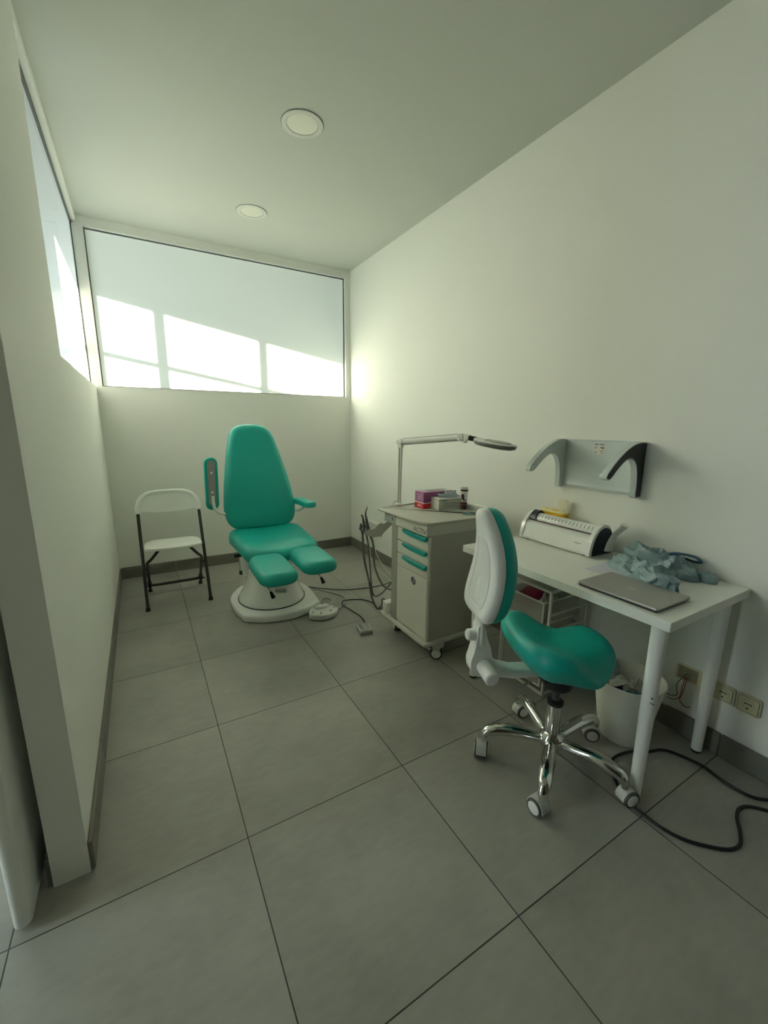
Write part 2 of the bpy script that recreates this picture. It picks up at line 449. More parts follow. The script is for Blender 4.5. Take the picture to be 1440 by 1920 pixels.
# ------------------------------------------------------------------ podiatry chair
def podiatry_chair():
    t = thing('podiatry_chair', 'teal upholstered podiatry treatment chair with split leg rests on a white pedestal', 'treatment chair', (-1.185, -1.1, 0))
    ol = catmull([(-1.18, -.70), (-1.36, -.78), (-1.475, -.95), (-1.492, -1.15), (-1.466, -1.325), (-1.44, -1.362), (-1.33, -1.432), (-1.18, -1.462), (-1.03, -1.43), (-.935, -1.368), (-.912, -1.33), (-.892, -1.15), (-.905, -.95), (-1.01, -.78)], 6, True)
    ol = [(p[0], p[1]) for p in [(v.x, v.y) for v in [Vector((q.x, q.y, 0)) for q in [Vector((w[0], w[1], 0)) for w in ol]]]]
    P = resample([Vector(p) for p in ol], 96)
    rings = [[Vector((q.x, q.y, z)) for q in inset(P, d)] for d, z in ((.012, 0), (.004, .004), (0, .012), (0, .040), (.004, .049), (.013, .055), (.03, .057))]
    c = sum(P, Vector((0, 0)))/len(P)
    rings += [[Vector((c.x+(q.x-c.x)*s, c.y+(q.y-c.y)*s, .058)) for q in inset(P, .03)] for s in (.6, .05)]
    bm = NB(); loft(bm, rings); link('base_plate', bm, GLOSSWHITE, t)
    def ring(cx, cy, rx, ry, z, e=2.0, n=64, yo=0):
        out = []
        for k in range(n):
            a = 2*PI*k/n+PI/n; ca, sa = math.cos(a), math.sin(a)
            out.append(Vector((cx+rx*math.copysign(abs(ca)**(2/e), ca), cy+ry*math.copysign(abs(sa)**(2/e), sa), z)))
        return out
    bm = NB(); loft(bm, [ring(-1.205, -1.115, .243, .262, .0575), ring(-1.205, -1.115, .243, .262, .062), ring(-1.205, -1.115, .235, .254, .063)]); link('base_dark_ring', bm, BLACKP, t)  # thin dark ring where the column meets the plate
    bm = NB(); loft(bm, [ring(-1.205, -1.115, .238, .257, .0615), ring(-1.205, -1.115, .228, .246, .085, 2.2), ring(-1.203, -1.112, .205, .215, .12, 2.5), ring(-1.20, -1.105, .180, .182, .18, 3), ring(-1.195, -1.10, .160, .160, .26, 3.6), ring(-1.19, -1.10, .148, .148, .37, 4), ring(-1.19, -1.10, .145, .145, .405, 4)])
    colm = link('pedestal_column', bm, GLOSSWHITE, t, angle=60)
    from mathutils.bvhtree import BVHTree
    tb = NB(); tb.from_mesh(colm.data); tree = BVHTree.FromBMesh(tb); O = Vector((-1.185, -1.1, 0))
    def on(u, v, lift):
        p = Vector((-1.188+u, -2.0, .160+v-.12*u))-O
        h = tree.ray_cast(p, Vector((0, 1, 0)))[0]
        return h+O+Vector((0, -lift, 0))
    bm = NB(); P = rrect(.043, .014, .012, 5)
    loft(bm, [[on(u, v, .0004) for u, v in P], [on(u, v, .0016) for u, v in P]]); pl = link('maker_plate', bm, LTGREY, colm)
    text_mesh('Automatic', .017, lambda u, v, w: on(u, v, .0020+w), INK, 'lettering', pl)
    tb.free()
    # lift arm + seat pan
    bm = NB(); box(bm, -1.33, -1.04, -1.27, -.86, .385, .425, .012); box(bm, -1.395, -1.345, -1.06, -.92, .22, .43, .012); link('lift_mechanism', bm, GLOSSWHITE, t)
    bm = NB(); box(bm, -1.347, -1.335, -1.075, -.95, .22, .40, .004); link('mechanism_cover', bm, DKGREY, t)
    bm = NB(); cyl(bm, (-1.415, -1.03, .25), (-1.393, -1.03, .25), .017, bev=.004); link('release_button', bm, GREEN, t)
    bm = NB()
    P = resample([Vector(p) for p in rrect(.235, .29, .09, 6, -1.165, -1.08)], 64)
    loft(bm, [[Vector((q.x, q.y, z)) for q in inset(P, d)] for d, z in ((.05, .405), (.015, .412), (0, .43), (.002, .452))]); link('seat_pan', bm, GLOSSWHITE, t)
    # seat: gently dished
    def fs(u, v, w):
        U = u/.27; V = (v+1.085)/.32
        z = .425+w+(.012*U*U-.012)*(w/.1)+(.012 if w > .05 else .0)*V - max(0, -V-.55)*.05
        return Vector((-1.165+u*(1.0+.05*V), v, z))
    bm = NB(); cushion(bm, rrect(.272, .315, .11, 8, 0, -1.085), .105, .05, fs, .004); link('seat_cushion', bm, TEAL, t)
    # back
    a = math.atan2(.25, .79)
    sa, ca = math.sin(a), math.cos(a)
    def fb(u, v, w):
        # lumbar/neck contour along v
        k = .014*math.sin((v-.08)*7.6)
        return Vector((-1.172+u, -.775+v*sa-(w+k)*ca, .535+v*ca-(w+k)*sa*.6))
    half = [(.0, -.004), (.17, -.003), (.225, .015), (.262, .060), (.276, .13), (.276, .20), (.262, .32), (.240, .45), (.215, .57), (.190, .68), (.170, .750), (.134, .800), (.078, .826), (0, .833)]
    ol = [(u, v) for u, v in half]+[(-u, v) for u, v in half[-2:0:-1]]
    ol = [(p.x, p.y) for p in catmull([Vector((u, v, 0)) for u, v in ol], 4, True)]
    bm = NB(); cushion(bm, ol, .085, .045, fb, .006, 88); link('backrest', bm, TEAL, t)
    bm = NB(); cushion(bm, [(u*.86, .03+v*.9) for u, v in ol], .016, .006, lambda u, v, w: fb(u, v, w-.0165), 0, 64); link('back_shell', bm, GLOSSWHITE, t)
    bm = NB(); obox(bm, Matrix.Translation((-1.165, -.70, .50)) @ Matrix.Rotation(-a, 4, 'X'), .16, .03, .24, .006); link('back_hinge', bm, LTGREY, t)
    # leg rests
    for (xa, xb, ya, yb, zr, zf) in ((-1.424, -1.184, -1.768, -1.345, .478, .455), (-1.146, -.906, -1.728, -1.33, .488, .472)):
        def fl(u, v, w, xa=xa, xb=xb, ya=ya, yb=yb, zr=zr, zf=zf):
            s = (v-ya)/(yb-ya); base = zf+(zr-zf)*s-.078
            return Vector((u, v, base+w))
        bm = NB(); cushion(bm, rrect((xb-xa)/2, (yb-ya)/2, .085, 8, (xa+xb)/2, (ya+yb)/2), .078, .046, fl, .005); lr = link('leg_rest', bm, TEAL, t)
        xm = (xa+xb)/2
        xl = xm-(.058 if xa < -1.3 else 0)
        bm = NB(); box(bm, xm-.07, xm+.07, ya+.09, yb-.03, zf-.092, zf-.074, .006); box(bm, xm-.018, xm+.018, yb-.06, yb+.16, zf-.085, zf-.062, .004); link('support_bracket', bm, LTGREY, lr)
        bm = NB(); curve_tube(bm, [(xl-.02, ya+.10, zf-.088), (xl-.012, ya+.06, zf-.095), (xl-.004, ya+.03, zf-.112)], .0035, 5, 8)
        link('lever_rod', bm, STEEL, lr)
        bm = NB(); cyl(bm, (xl-.007, ya+.035, zf-.106), (xl+.004, ya+.012, zf-.142), .008, .013, 14, .003); link('lever_grip', bm, BLACKP, lr)
    # side lever under seat on the left
    bm = NB(); cyl(bm, (-1.36, -1.16, .425), (-1.42, -1.16, .425), .003); link('lever_rod', bm, STEEL, t)
    bm = NB(); box(bm, -1.465, -1.415, -1.172, -1.148, .412, .437, .005); link('lever_grip', bm, BLACKP, t)
    # raised left armrest
    yA = -.80
    bm = NB(); cushion(bm, rrect(.047, .196, .044, 8, 0, 0), .05, .02, lambda u, v, w: Vector((-1.527+u+v*.02, yA-.0+w, .888+v)), .003); ar = link('armrest_pad', bm, TEAL, t)
    bm = NB(); cushion(bm, rrect(.026, .165, .010, 4, 0, .008), .006, .003, lambda u, v, w: Vector((-1.527+u+v*.02, yA-w-.0005, .888+v)), 0, 40); pl = link('mounting_plate', bm, GREYP, ar)
    for dz in (.085, -.06):
        bm = NB(); lathe(bm, [(.0085, 0), (.008, .004), (.0001, .006)], 16, M=Matrix.Translation((-1.527+dz*.02, yA-.006, .888+dz)) @ Matrix.Rotation(R_(90), 4, 'X')); link('bolt', bm, PLASTIC, pl)
    bm = NB(); curve_tube(bm, [(-1.527, yA-.012, .80), (-1.528, yA-.014, .755), (-1.522, yA-.012, .71), (-1.50, yA-.004, .672), (-1.46, yA+.01, .655), (-1.40, yA+.03, .65)], .0115, 6, 12); link('arm_tube', bm, PLASTIC, ar)
    bm = NB(); cyl(bm, (-1.43, -.765, .61), (-1.41, -.765, .61), .014, bev=.003); link('arm_pivot', bm, DKGREY, t)
    # lowered right armrest
    def fr(u, v, w): return Vector((-.865+u+v*.02, -.93+v, (.695+w-v*.05)))
    bm = NB(); cushion(bm, rrect(.044, .19, .035, 6), .044, .018, fr, .004); ar = link('armrest_pad', bm, TEAL, t)
    bm = NB(); curve_tube(bm, [(-.868, -.95, .692), (-.868, -.92, .675), (-.875, -.85, .64), (-.90, -.80, .63), (-.95, -.78, .63)], .0115, 6, 12); link('arm_tube', bm, PLASTIC, ar)
podiatry_chair()

# ------------------------------------------------------------------ folding chair
def folding_chair():
    t = thing('folding_chair', 'white plastic folding chair with black steel legs in the corner', 'folding chair', (-1.812, -.63, 0))
    X = -1.812
    def leg(s):
        bm = NB(); xb = X+s*.211
        p = [(xb, -.836, .012), (xb, -.80, .08), (X+s*.211, -.63, .42), (X+s*.212, -.50, .66), (X+s*.212, -.462, .72)]
        tube(bm, p, .0115, 12); o = link('leg', bm, DARKSTEEL, t)
        bm = NB(); cyl(bm, (xb, -.842, .0005), (xb, -.830, .026), .0165, .0145, 16, .003); link('foot_cap', bm, RUBBER, o)
    leg(-1); leg(1)
    def rleg(s):
        bm = NB(); xb = X+s*.186
        curve_tube(bm, [(xb, -.432, .012), (xb, -.50, .11), (xb, -.655, .285), (X+s*.182, -.690, .318), (X+s*.155, -.722, .352), (X+s*.115, -.75, .408), (X+s*.105, -.752, .425)], .0105, 6, 12); o = link('leg', bm, DARKSTEEL, t)
        bm = NB(); cyl(bm, (xb, -.426, .0005), (xb, -.438, .026), .016, .014, 16, .003); link('foot_cap', bm, RUBBER, o)
        bm = NB(); cyl(bm, (X+s*.178, -.645, .27), (X+s*.218, -.70, .27), .007); link('pivot_pin', bm, DARKSTEEL, o)
    rleg(-1); rleg(1)
    bm = NB(); curve_tube(bm, [(X-.186, -.475, .08), (X-.17, -.478, .07), (X-.12, -.48, .067), (X+.12, -.48, .067), (X+.17, -.478, .07), (X+.186, -.475, .08)], .0115, 6, 10)
    tube(bm, [(X+.18, -.478, .07), (X+.215, -.49, .066)], .008, 10)
    for s in (-1, 1): tube(bm, [(X+s*.186, -.462, .055), (X+s*.186, -.49, .10)], .0165, 10)
    link('stretcher', bm, DARKSTEEL, t)
    # seat
    ol = [(-.185, -.57), (-.192, -.66), (-.188, -.78), (-.150, -.842), (-.08, -.856), (.08, -.856), (.150, -.842), (.188, -.78), (.192, -.66), (.185, -.57), (.14, -.508), (.06, -.494), (-.06, -.494), (-.14, -.508)]
    ol = [(p.x, p.y) for p in catmull([Vector((u, v, 0)) for u, v in ol], 5, True)]
    def fs(u, v, w):
        s = (v+.675)/.18
        return Vector((X+u, v, .424+w-.012*s+.010*s*s-.006*(1-(u/.19)**2)))
    bm = NB(); cushion(bm, ol, .022, .010, fs, -.002, 72, back_r=.004); link('seat', bm, PLASTIC, t)
    # backrest shell, bent round the frame
    def fb(u, v, w):
        q = 1-min(1, (u/.2)**2)
        return Vector((X+u, -.50+(v-.66)*.33+.035*q-w, v))
    h = [(0, .815), (.10, .813), (.155, .800), (.195, .765), (.222, .715), (.226, .68), (.224, .655), (.20, .655), (.196, .668), (.10, .652), (0, .648)]
    ol = h+[(-u, v) for u, v in h[-2:0:-1]]
    bm = NB(); cushion(bm, ol, .018, .006, fb, 0, 110, back_r=.006); b = link('backrest', bm, PLASTIC, t)
    bm = NB(); P = catmull([fb(u, v, .016) for u, v in ((-.213, .662), (-.213, .70), (-.190, .757), (-.148, .792), (-.09, .803), (0, .805), (.09, .803), (.148, .792), (.190, .757), (.213, .70), (.213, .662))], 6)
    tube(bm, P, .0165, 12); link('frame_sleeve', bm, PLASTIC, b)
    for s in (-1, 1):
        for z in (.695, .71):
            bm = NB(); c = fb(s*.212, z, .028); obox(bm, Matrix.Translation(c), .011, .005, .004, .0015); link('rivet', bm, GREYP, b)
folding_chair()

# ------------------------------------------------------------------ instrument trolley
def caster_wheel(parent, c, r, w, ang):
    """twin wheel: dark tyres, light discs; axis along local y rotated by ang"""
    M = Matrix.Translation(c) @ Matrix.Rotation(ang, 4, 'Z') @ Matrix.Rotation(R_(90), 4, 'X')
    for s in (-1, 1):
        bm = NB(); lathe(bm, [(r*.3, s*w*.10), (r*.94, s*w*.10), (r, s*w*.2), (r, s*w*.42), (r*.93, s*w*.5), (r*.72, s*w*.5), (r*.3, s*w*.48)], 28, M=M); ty = link('tyre', bm, DKGREY, parent)
        bm = NB(); lathe(bm, [(r*.74, s*w*.44), (r*.73, s*w*.515), (r*.60, s*w*.54), (.0002, s*w*.545)], 28, M=M); link('wheel_disc', bm, PLASTIC, parent)
def trolley():
    X0, Y0, Y1, XR = -.668, -2.356, -1.972, -.215
    t = thing('instrument_trolley', 'warm grey podiatry trolley with three teal drawer handles and a control panel', 'trolley', (-.45, -2.15, 0))
    bm = NB(); box(bm, X0+.012, XR, Y0, Y1,   .128, .806, .003); link('body', bm, BEIGE, t, smooth=False)
    bm = NB(); box(bm, X0-.004, X0+.0125, Y1-.062, Y1, .128, .7445, .002); link('side_pilaster', bm, PILASTER, t, smooth=False)
    bm = NB(); box(bm, X0, X0+.0125, Y0, Y0+.007, .128, .7445, .001); link('front_edge', bm, BEIGELIGHT, t, smooth=False)
    yl, yr = Y1-.064, Y0+.008
    bm = NB(); box(bm, X0+.010, X0+.0118, yr-.001, yl+.002, .130, .7445); link('shadow_gap', bm, GASKET_AND_SHADE, t, smooth=False)  # dark sheet behind the fronts, painted shade for the drawer gaps
    zs = (.741, .659, .578, .502)
    for k in range(3):
        bm = NB(); box(bm, X0-.003, X0+.013, yr, yl, zs[k+1]+.0028, zs[k]-.0028, .0015); d = link('drawer', bm, BEIGELIGHT, t, smooth=False)
        L = yl-yr
        ya, yb = yr+.004, yl-.235*L
        zt = zs[k]-.004
        prof = [(ya, zt), (yb, zt), (yb+.004, zt-.006), (yb-.004, zt-.014), (yb-.03, zt-.024), (yb-.07, zt-.029), (ya+.025, zt-.029), (ya+.006, zt-.022), (ya, zt-.010)]
        bm = NB(); loft(bm, [[Vector((X0-.0028, y, z)) for y, z in prof], [Vector((X0-.012, y, z+.001)) for y, z in prof], [Vector((X0-.020, y*.97+.03*(ya+yb)/2, z*.6+.4*(zt-.010))) for y, z in prof]]); link('drawer_handle', bm, TEALP, d)
    bm = NB(); box(bm, X0-.003, X0+.013, yr, yl, .140, zs[3]-.002, .0015); d = link('door', bm, BEIGELIGHT, t, smooth=False)
    # round emblem: ring split by two slanted bars
    bm = NB(); cy, cz = -2.215, .452
    for a0, a1 in ((25, 160), (205, 340)):
        R1, R2 = .0235, .0165
        P = [(R1*math.cos(R_(a)), R1*math.sin(R_(a))) for a in range(a0+50, a1+51, 9)]+[(R2*math.cos(R_(a)), R2*math.sin(R_(a))) for a in range(a1+50, a0+49, -9)]
        prism(bm, P, lambda u, v, s: Vector((X0-.003-s, cy-u, cz+v)), 0, .0012)
    for du in (-.009, .009):
        prism(bm, [(du-.0035, -.017), (du+.0025, -.017), (du+.0035, .017), (du-.0025, .017)], lambda u, v, s: Vector((X0-.003-s, cy-u, cz+v)), 0, .0012)
    prism(bm, [(.007, -.017), (.012, -.017), (-.007, .017), (-.012, .017)], lambda u, v, s: Vector((X0-.003-s, cy-u, cz+v)), 0, .0012)
    link('emblem', bm, INK, d, smooth=False)
    # header with control panel
    bm = NB(); box(bm, -.690, -.21, Y0-.001, -1.905, .748, .8085, .004)
    he = link('header', bm, BEIGELIGHT, t)
    text_mesh('ACTIV', .040, lambda u, v, w: Vector((-.6908-w, -2.293-u, .770+v)), INK, 'lettering', he, sx=1.05)
    bm = NB(); prism(bm, rrect(.062, .0275, .004, 4), lambda u, v, s: Vector((-.6903-s, -1.982-u, .778+v)), 0, .0012); cp = link('control_panel', bm, GREYP, he)
    bm = NB()
    for k in range(8):
        a = 2*PI*k/8+.2; u, v = .026+.015*math.cos(a), .0165*math.sin(a)
        prism(bm, [(u+.0048*math.cos(b), v+.0036*math.sin(b)) for b in [2*PI*j/10 for j in range(10)]], lambda uu, vv, s: Vector((-.6915-s, -1.982-uu, .778+vv)), 0, .001)
    for u, v in ((.004, .018), (.004, -.018), (.05, .018), (.05, -.018), (-.012, .01), (-.012, -.006)):
        prism(bm, [(u+.0032*math.cos(b), v+.003*math.sin(b)) for b in [2*PI*j/10 for j in range(10)]], lambda uu, vv, s: Vector((-.6915-s, -1.982-uu, .778+vv)), 0, .001)
    link('buttons', bm, PLASTIC, cp, smooth=False)
    bm = NB(); prism(bm, rrect(.008, .009, .001, 2, .026, 0), lambda u, v, s: Vector((-.6915-s, -1.982-u, .778+v)), 0, .001); link('display', bm, DKGREY, cp, smooth=False)
    bm = NB(); prism(bm, [(-.055, .019), (-.03, .019), (-.03, .0215), (-.055, .0215)], lambda u, v, s: Vector((-.6915-s, -1.982-u, .778+v)), 0, .001); link('brand_strip', bm, INK, cp, smooth=False)
    # top slab
    P = catmull([Vector((u, v, 0)) for u, v in ((-.69, -1.868), (-.712, -1.872), (-.716, -1.90), (-.714, -2.05), (-.708, -2.25), (-.702, -2.325), (-.672, -2.360), (-.60, -2.370), (-.40, -2.370), (-.205, -2.370), (-.198, -2.375), (-.198, -2.10), (-.198, -1.85), (-.21, -1.838), (-.40, -1.838), (-.56, -1.838))], 5, True)
    P = [Vector((p.x, p.y)) for p in P]
    bm = NB(); loft(bm, [[Vector((q.x, q.y, z)) for q in inset(P, d)] for d, z in ((.004, .8088), (.0, .811), (.0, .821), (.003, .824), (.02, .8242))]); top = link('worktop', bm, BEIGE, t)
    bm = NB(); loft(bm, [[Vector((q.x, q.y, z)) for q in inset(P, d)] for d, z in ((-.0008, .8105), (-.0016, .8115), (-.0016, .8185), (-.0008, .8195))], cap=False); link('edge_band', bm, EDGE, top)
    bm = NB(); prism(bm, [(-.680, -2.215), (-.670, -2.215), (-.660, -2.335), (-.670, -2.335)], lambda u, v, s: Vector((u, v, .8243+s)), 0, .0006); link('finger_slot', bm, EDGE, top, smooth=False)
    bm = NB(); box(bm, -.234, -.203, -2.375, -2.02, .8245, .852, .004); link('rear_rail', bm, LTGREY, top)
    bm = NB(); box(bm, -.232, -.206, -2.37, -2.20, .852, .860, .003); link('rail_cap', bm, PLASTIC, top)
    # chassis with castors
    bm = NB(); box(bm, X0-.022, XR+.02, Y0-.012, Y1+.105, .105, .1275, .004); link('chassis', bm, BEIGELIGHT, t)
    bm = NB(); box(bm, X0-.012, X0+.08, Y1+.035, Y1+.095, .128, .205, .008); link('pedal_dock', bm, PLASTIC, t)
    bm = NB(); cyl(bm, (-.60, Y1+.09, .150), (-.60, Y1+.125, .150), .014, bev=.004); link('air_connector', bm, BLACKP, t)
    for cx, cy, ang, named in ((-.575, -2.345, R_(-39), True), (-.60, -1.93, R_(70), False), (-.24, -2.32, R_(-20), False), (-.24, -1.9, R_(10), False)):
        pb = NB(); lathe(pb, [(.0001, .082), (.034, .082), (.036, .086), (.036, .104), (.0001, .1045)], 28, (cx, cy, 0))
        ca = link('caster', pb, LTGREY, t)
        oc = Vector((cx-.010*math.cos(ang), cy-.010*math.sin(ang), .0375))
        caster_wheel(ca, oc, .037, .042, ang)
        bm = NB(); obox(bm, Matrix.Translation((oc.x, oc.y, .064)) @ Matrix.Rotation(ang, 4, 'Z'), .05, .046, .032, .010); link('fork', bm, LTGREY, ca)
        bm = NB(); obox(bm, Matrix.Translation((oc.x-.045*math.cos(ang), oc.y-.045*math.sin(ang), .062)) @ Matrix.Rotation(ang, 4, 'Z') @ Matrix.Rotation(R_(25), 4, 'Y'), .036, .028, .008, .003); link('brake_lever', bm, PLASTIC, ca)
        for dx in (-.018, .018):
            bm = NB(); cyl(bm, (cx+dx, cy-.022, .1035), (cx+dx, cy-.022, .112), .005, seg=8); link('bolt', bm, STEEL, ca)
    # handpiece holder arm
    bm = NB()
    def fa(u, v, s): return Vector((-.66-u*.60, -1.945+u*.80, .752+v))+Vector((.8, .6, 0))*s
    for s0, s1 in ((-.012, .012),):
        outer = [(-.01, -.004), (.02, -.004), (.055, -.030), (.072, -.022), (.088, -.034), (.105, -.060), (.165, -.078), (.178, -.092), (.170, -.107), (.12, -.118), (.075, -.108), (.045, -.075), (.0, -.028), (-.01, -.02)]
        prism(bm, [(u, v) for u, v in outer], fa, s0, s1)
    hb = link('holder_arm', bm, BRACKET, t, angle=25)
    bm = NB()
    A = Vector((-.728, -1.830, .668)); D = Vector((-.30, .60, .03)).normalized()
    cyl(bm, A+D*-.02, A+D*.10, .013); hd = link('holder_rail', bm, DKGREY, hb)
    heads = []
    for k in range(4):
        c = A+D*(.002+.027*k)
        bm = NB(); cyl(bm, c-D*.009, c+D*.009, .0185, bev=.004); link('holder_ring', bm, DKGREY if k != 0 else PLASTIC, hb)
        if k: bm = NB(); cyl(bm, c-D*.0125, c-D*.0095, .0175); link('light_band', bm, PLASTIC, hb)
        heads.append(c)
    specs = [(heads[1], .105, .006, .030, 'curved'), (heads[2], .085, .0055, .018, 'plain'), (heads[3], .035, .004, .0, 'short')]
    for c, L, r, tip, kind in specs:
        lean = Vector((-.12, .16, 1)).normalized()
        c2 = c+Vector((-.008, -.006, 0))
        bm = NB()
        P = [c2-lean*.03, c2+lean*.02, c2+lean*L*.6, c2+lean*L]
        RR = [.0085, .010, .0085, .0055]
        if kind == 'curved':
            P += [c2+lean*(L+.02)+Vector((.006, -.002, 0)), c2+lean*(L+.05)+Vector((.020, -.008, .0))]; RR += [.004, .0016]
        if kind == 'plain':
            P += [c2+lean*(L+.012)+Vector((-.006, .004, 0))]; RR += [.006]
        tube(bm, P, RR, 12); link('handpiece', bm, DKGREY, hb)
    # hoses from holder down and back to the trolley
    def hose(p, r): 
        bm = NB(); curve_tube(bm, p, r, 10, 10); link('hose', bm, HOSE, t)
    h1, h2, h3 = heads[1], heads[2], heads[3]
    hose([h3+Vector((0, 0, -.015)), h3+Vector((.005, -.005, -.15)), (-.725, -1.715, .42), (-.690, -1.73, .24), (-.680, -1.74, .16), (-.655, -1.765, .095), (-.625, -1.80, .115), (-.595, -1.86, .19), (-.585, -1.965, .27)], .0075)
    hose([h2+Vector((0, 0, -.015)), h2+Vector((.012, -.012, -.10)), (-.702, -1.742, .42), (-.690, -1.740, .28), (-.678, -1.745, .20), (-.66, -1.765, .185), (-.63, -1.82, .24), (-.59, -1.90, .36), (-.57, -1.965, .44)], .0055)
    hose([h1+Vector((0, 0, -.015)), h1+Vector((.02, -.02, -.10)), (-.690, -1.785, .42), (-.665, -1.815, .32), (-.64, -1.86, .275), (-.59, -1.965, .275)], .0068)
    bm = NB(); curve_tube(bm, [(-.694, -1.732, .285), (-.688, -1.733, .235), (-.682, -1.738, .185)], .0105, 6, 10); link('hose_sleeve', bm, DKGREY, t)
trolley()

# ------------------------------------------------------------------ magnifier lamp on the trolley
def lamp():
    t = thing('magnifier_lamp', 'white articulated magnifier lamp clamped at the trolley rear corner', 'lamp', (-.555, -1.868, .8245))
    B0 = Vector((-.560, -1.868, .8246)); E = Vector((-.556, -1.87, 1.225)); K = Vector((-.425, -2.285, 1.268))
    d = Vector((.30, -.954, 0)).normalized()
    bm = NB(); lathe(bm, [(.0001, 0), (.024, 0), (.024, .012), (.016, .018), (.0001, .018)], 28, B0); link('clamp_base', bm, PLASTIC, t)
    bm = NB(); curve_tube(bm, [B0+Vector((-.045, .004, .002)), B0+Vector((-.04, .003, .022)), B0+Vector((-.02, .002, .030)), B0+Vector((0, 0, .022))], .004, 6, 8); link('cable_loop', bm, PLASTIC, t)
    bm = NB(); side = d.cross(Vector((0, 0, 1)))
    for s in (-1, 1): tube(bm, [B0+d*.008*s+Vector((0, 0, .014)), E+d*.009*s+Vector((0, 0, -.02))], .0075, 10)
    link('lower_arm', bm, PLASTIC, t)
    bm = NB(); tube(bm, [B0+side*.003+Vector((0, 0, .014)), E+side*.003+Vector((0, 0, -.02))], .0045, 8); link('arm_cable', bm, GREYP, t)
    bm = NB(); obox(bm, Matrix.Translation(E+Vector((0, 0, -.008))) @ Matrix.Rotation(math.atan2(d.y, d.x), 4, 'Z'), .036, .026, .05, .006)
    cyl(bm, E-side*.02+Vector((0, 0, .008))+d*.012, E+side*.02+Vector((0, 0, .008))+d*.012, .015, bev=.003); cyl(bm, E-side*.018-d*.016+Vector((0, 0, .002)), E+side*.018-d*.016+Vector((0, 0, .002)), .011, bev=.003)
    link('elbow_joint', bm, PLASTIC, t)
    bm = NB(); A1 = E+d*.022+Vector((0, 0, .006)); A2 = K-d*.012
    tube(bm, [A1, A2], .0165, 12, sy=1.0); link('upper_arm', bm, PLASTIC, t)
    for dz in (.0165, -.018):
        bm = NB(); tube(bm, [A1+Vector((0, 0, dz)), A2+Vector((0, 0, dz))], .0035, 8); link('arm_rod', bm, GREYP, t)
    bm = NB(); cyl(bm, K-side*.016, K+side*.016, .022, bev=.004); cyl(bm, K-side*.020+Vector((0, 0, -.010)), K+side*.02+Vector((0, 0, -.010)), .010, bev=.003)
    cyl(bm, K+d*.028+Vector((0, 0, -.03)), K+d*.028+Vector((0, 0, .018)), .012, bev=.003); obox(bm, Matrix.Translation(K+d*.040) @ Matrix.Rotation(math.atan2(d.y, d.x), 4, 'Z'), .03, .026, .03, .005)
    link('wrist_joint', bm, PLASTIC, t)
    G0 = K+d*.055+Vector((0, 0, -.002)); G1 = K+d*.092+Vector((0, 0, -.009))
    bm = NB(); n = 13; tube(bm, [G0.lerp(G1, k/(n-1)) for k in range(n)], [.0125 if k % 2 else .0145 for k in range(n)], 14); link('flexible_neck', bm, BLACKP, t)
    # head: flat oval pan
    C = K+d*.205+Vector((0, 0, -.030)); tilt = R_(8)
    dd = Vector((d.x*math.cos(tilt), d.y*math.cos(tilt), -math.sin(tilt))); uu = side.cross(dd); uu = uu if uu.z > 0 else -uu
    def fh(u, v, w): return C+dd*u+side*v+uu*w
    egg = [(.118*math.cos(a), .078*math.sin(a)*(1+.10*math.cos(a))) for a in [2*PI*k/56 for k in range(56)]]
    bm = NB(); cushion(bm, egg, .026, .012, lambda u, v, w: fh(u, v, w-.013), .002, 64, back_r=.012); hd = link('lamp_head', bm, LAMPG, t)
    bm = NB(); cushion(bm, [(u*1.01, v*1.01) for u, v in egg], .008, .004, lambda u, v, w: fh(u, v, w+.006), 0, 64); link('rim', bm, PLASTIC, hd)
    bm = NB(); cushion(bm, [(u*.90-.004, v*.86) for u, v in egg], .003, .0015, lambda u, v, w: fh(u, v, -.0128-w), 0, 56); link('light_diffuser', bm, GREYP, hd)
    bm = NB(); cushion(bm, [(u*.60+.018, v*.66) for u, v in egg], .003, .0015, lambda u, v, w: fh(u, v, .0142+w), .001, 56); link('lens', bm, LENSM, hd)
    bm = NB(); lathe(bm, [(.0001, .004), (.006, .004), (.007, 0)], 14, M=Matrix.Translation(fh(-.085, -.0, .012))); link('switch', bm, DKGREY, hd)
    bm = NB(); tube(bm, [G1-d*.002, fh(-.108, 0, 0), fh(-.09, 0, 0)], [.0145, .019, .016], 14); link('neck_socket', bm, LTGREY, hd)
lamp()

# ------------------------------------------------------------------ things on the trolley top
ZT = .8248
def carton(name, label, x0, x1, y0, y1, z0, z1, m, rotz=0, cat='box'):
    cx, cy = (x0+x1)/2, (y0+y1)/2
    t = thing(name, label, cat, (cx, cy, z0), rotz, local=True)
    hx, hy = (x1-x0)/2, (y1-y0)/2
    bm = NB(); box(bm, -hx, hx, -hy, hy, 0, z1-z0, .0015, 1); link('carton', bm, m, t, smooth=False)
    return t, hx, hy, z1-z0
t, hx, hy, hz = carton('carton', 'flat red and white carton lying beneath the pink carton', -.485, -.265, -2.035, -1.94, ZT, ZT+.033, CARTON)
bm = NB(); box(bm, -hx-.0012, -hx+.0002, -hy+.001, hy-.001, .001, hz-.001); box(bm, -hx-.0012, -hx+.055, -hy-.0012, -hy+.0002, .001, hz-.001); link('red_end', bm, RED, t, smooth=False)
bm = NB()
for k, (a, b) in enumerate(((-.03, .02), (-.025, .01))): box(bm, -hx-.0018, -hx-.001, a, b, .012+k*.009, .016+k*.009)
link('printed_lines', bm, CARTON, t, smooth=False)
t, hx, hy, hz = carton('carton', 'pink carton with an oval top slot lying on the flat red carton', -.475, -.245, -2.02, -1.925, ZT+.0335, ZT+.099, PINK)
bm = NB(); box(bm, -hx+.002, hx-.002, -hy-.0008, -hy+.0004, .002, hz-.003); link('side_panel', bm, PINKD, t, smooth=False)
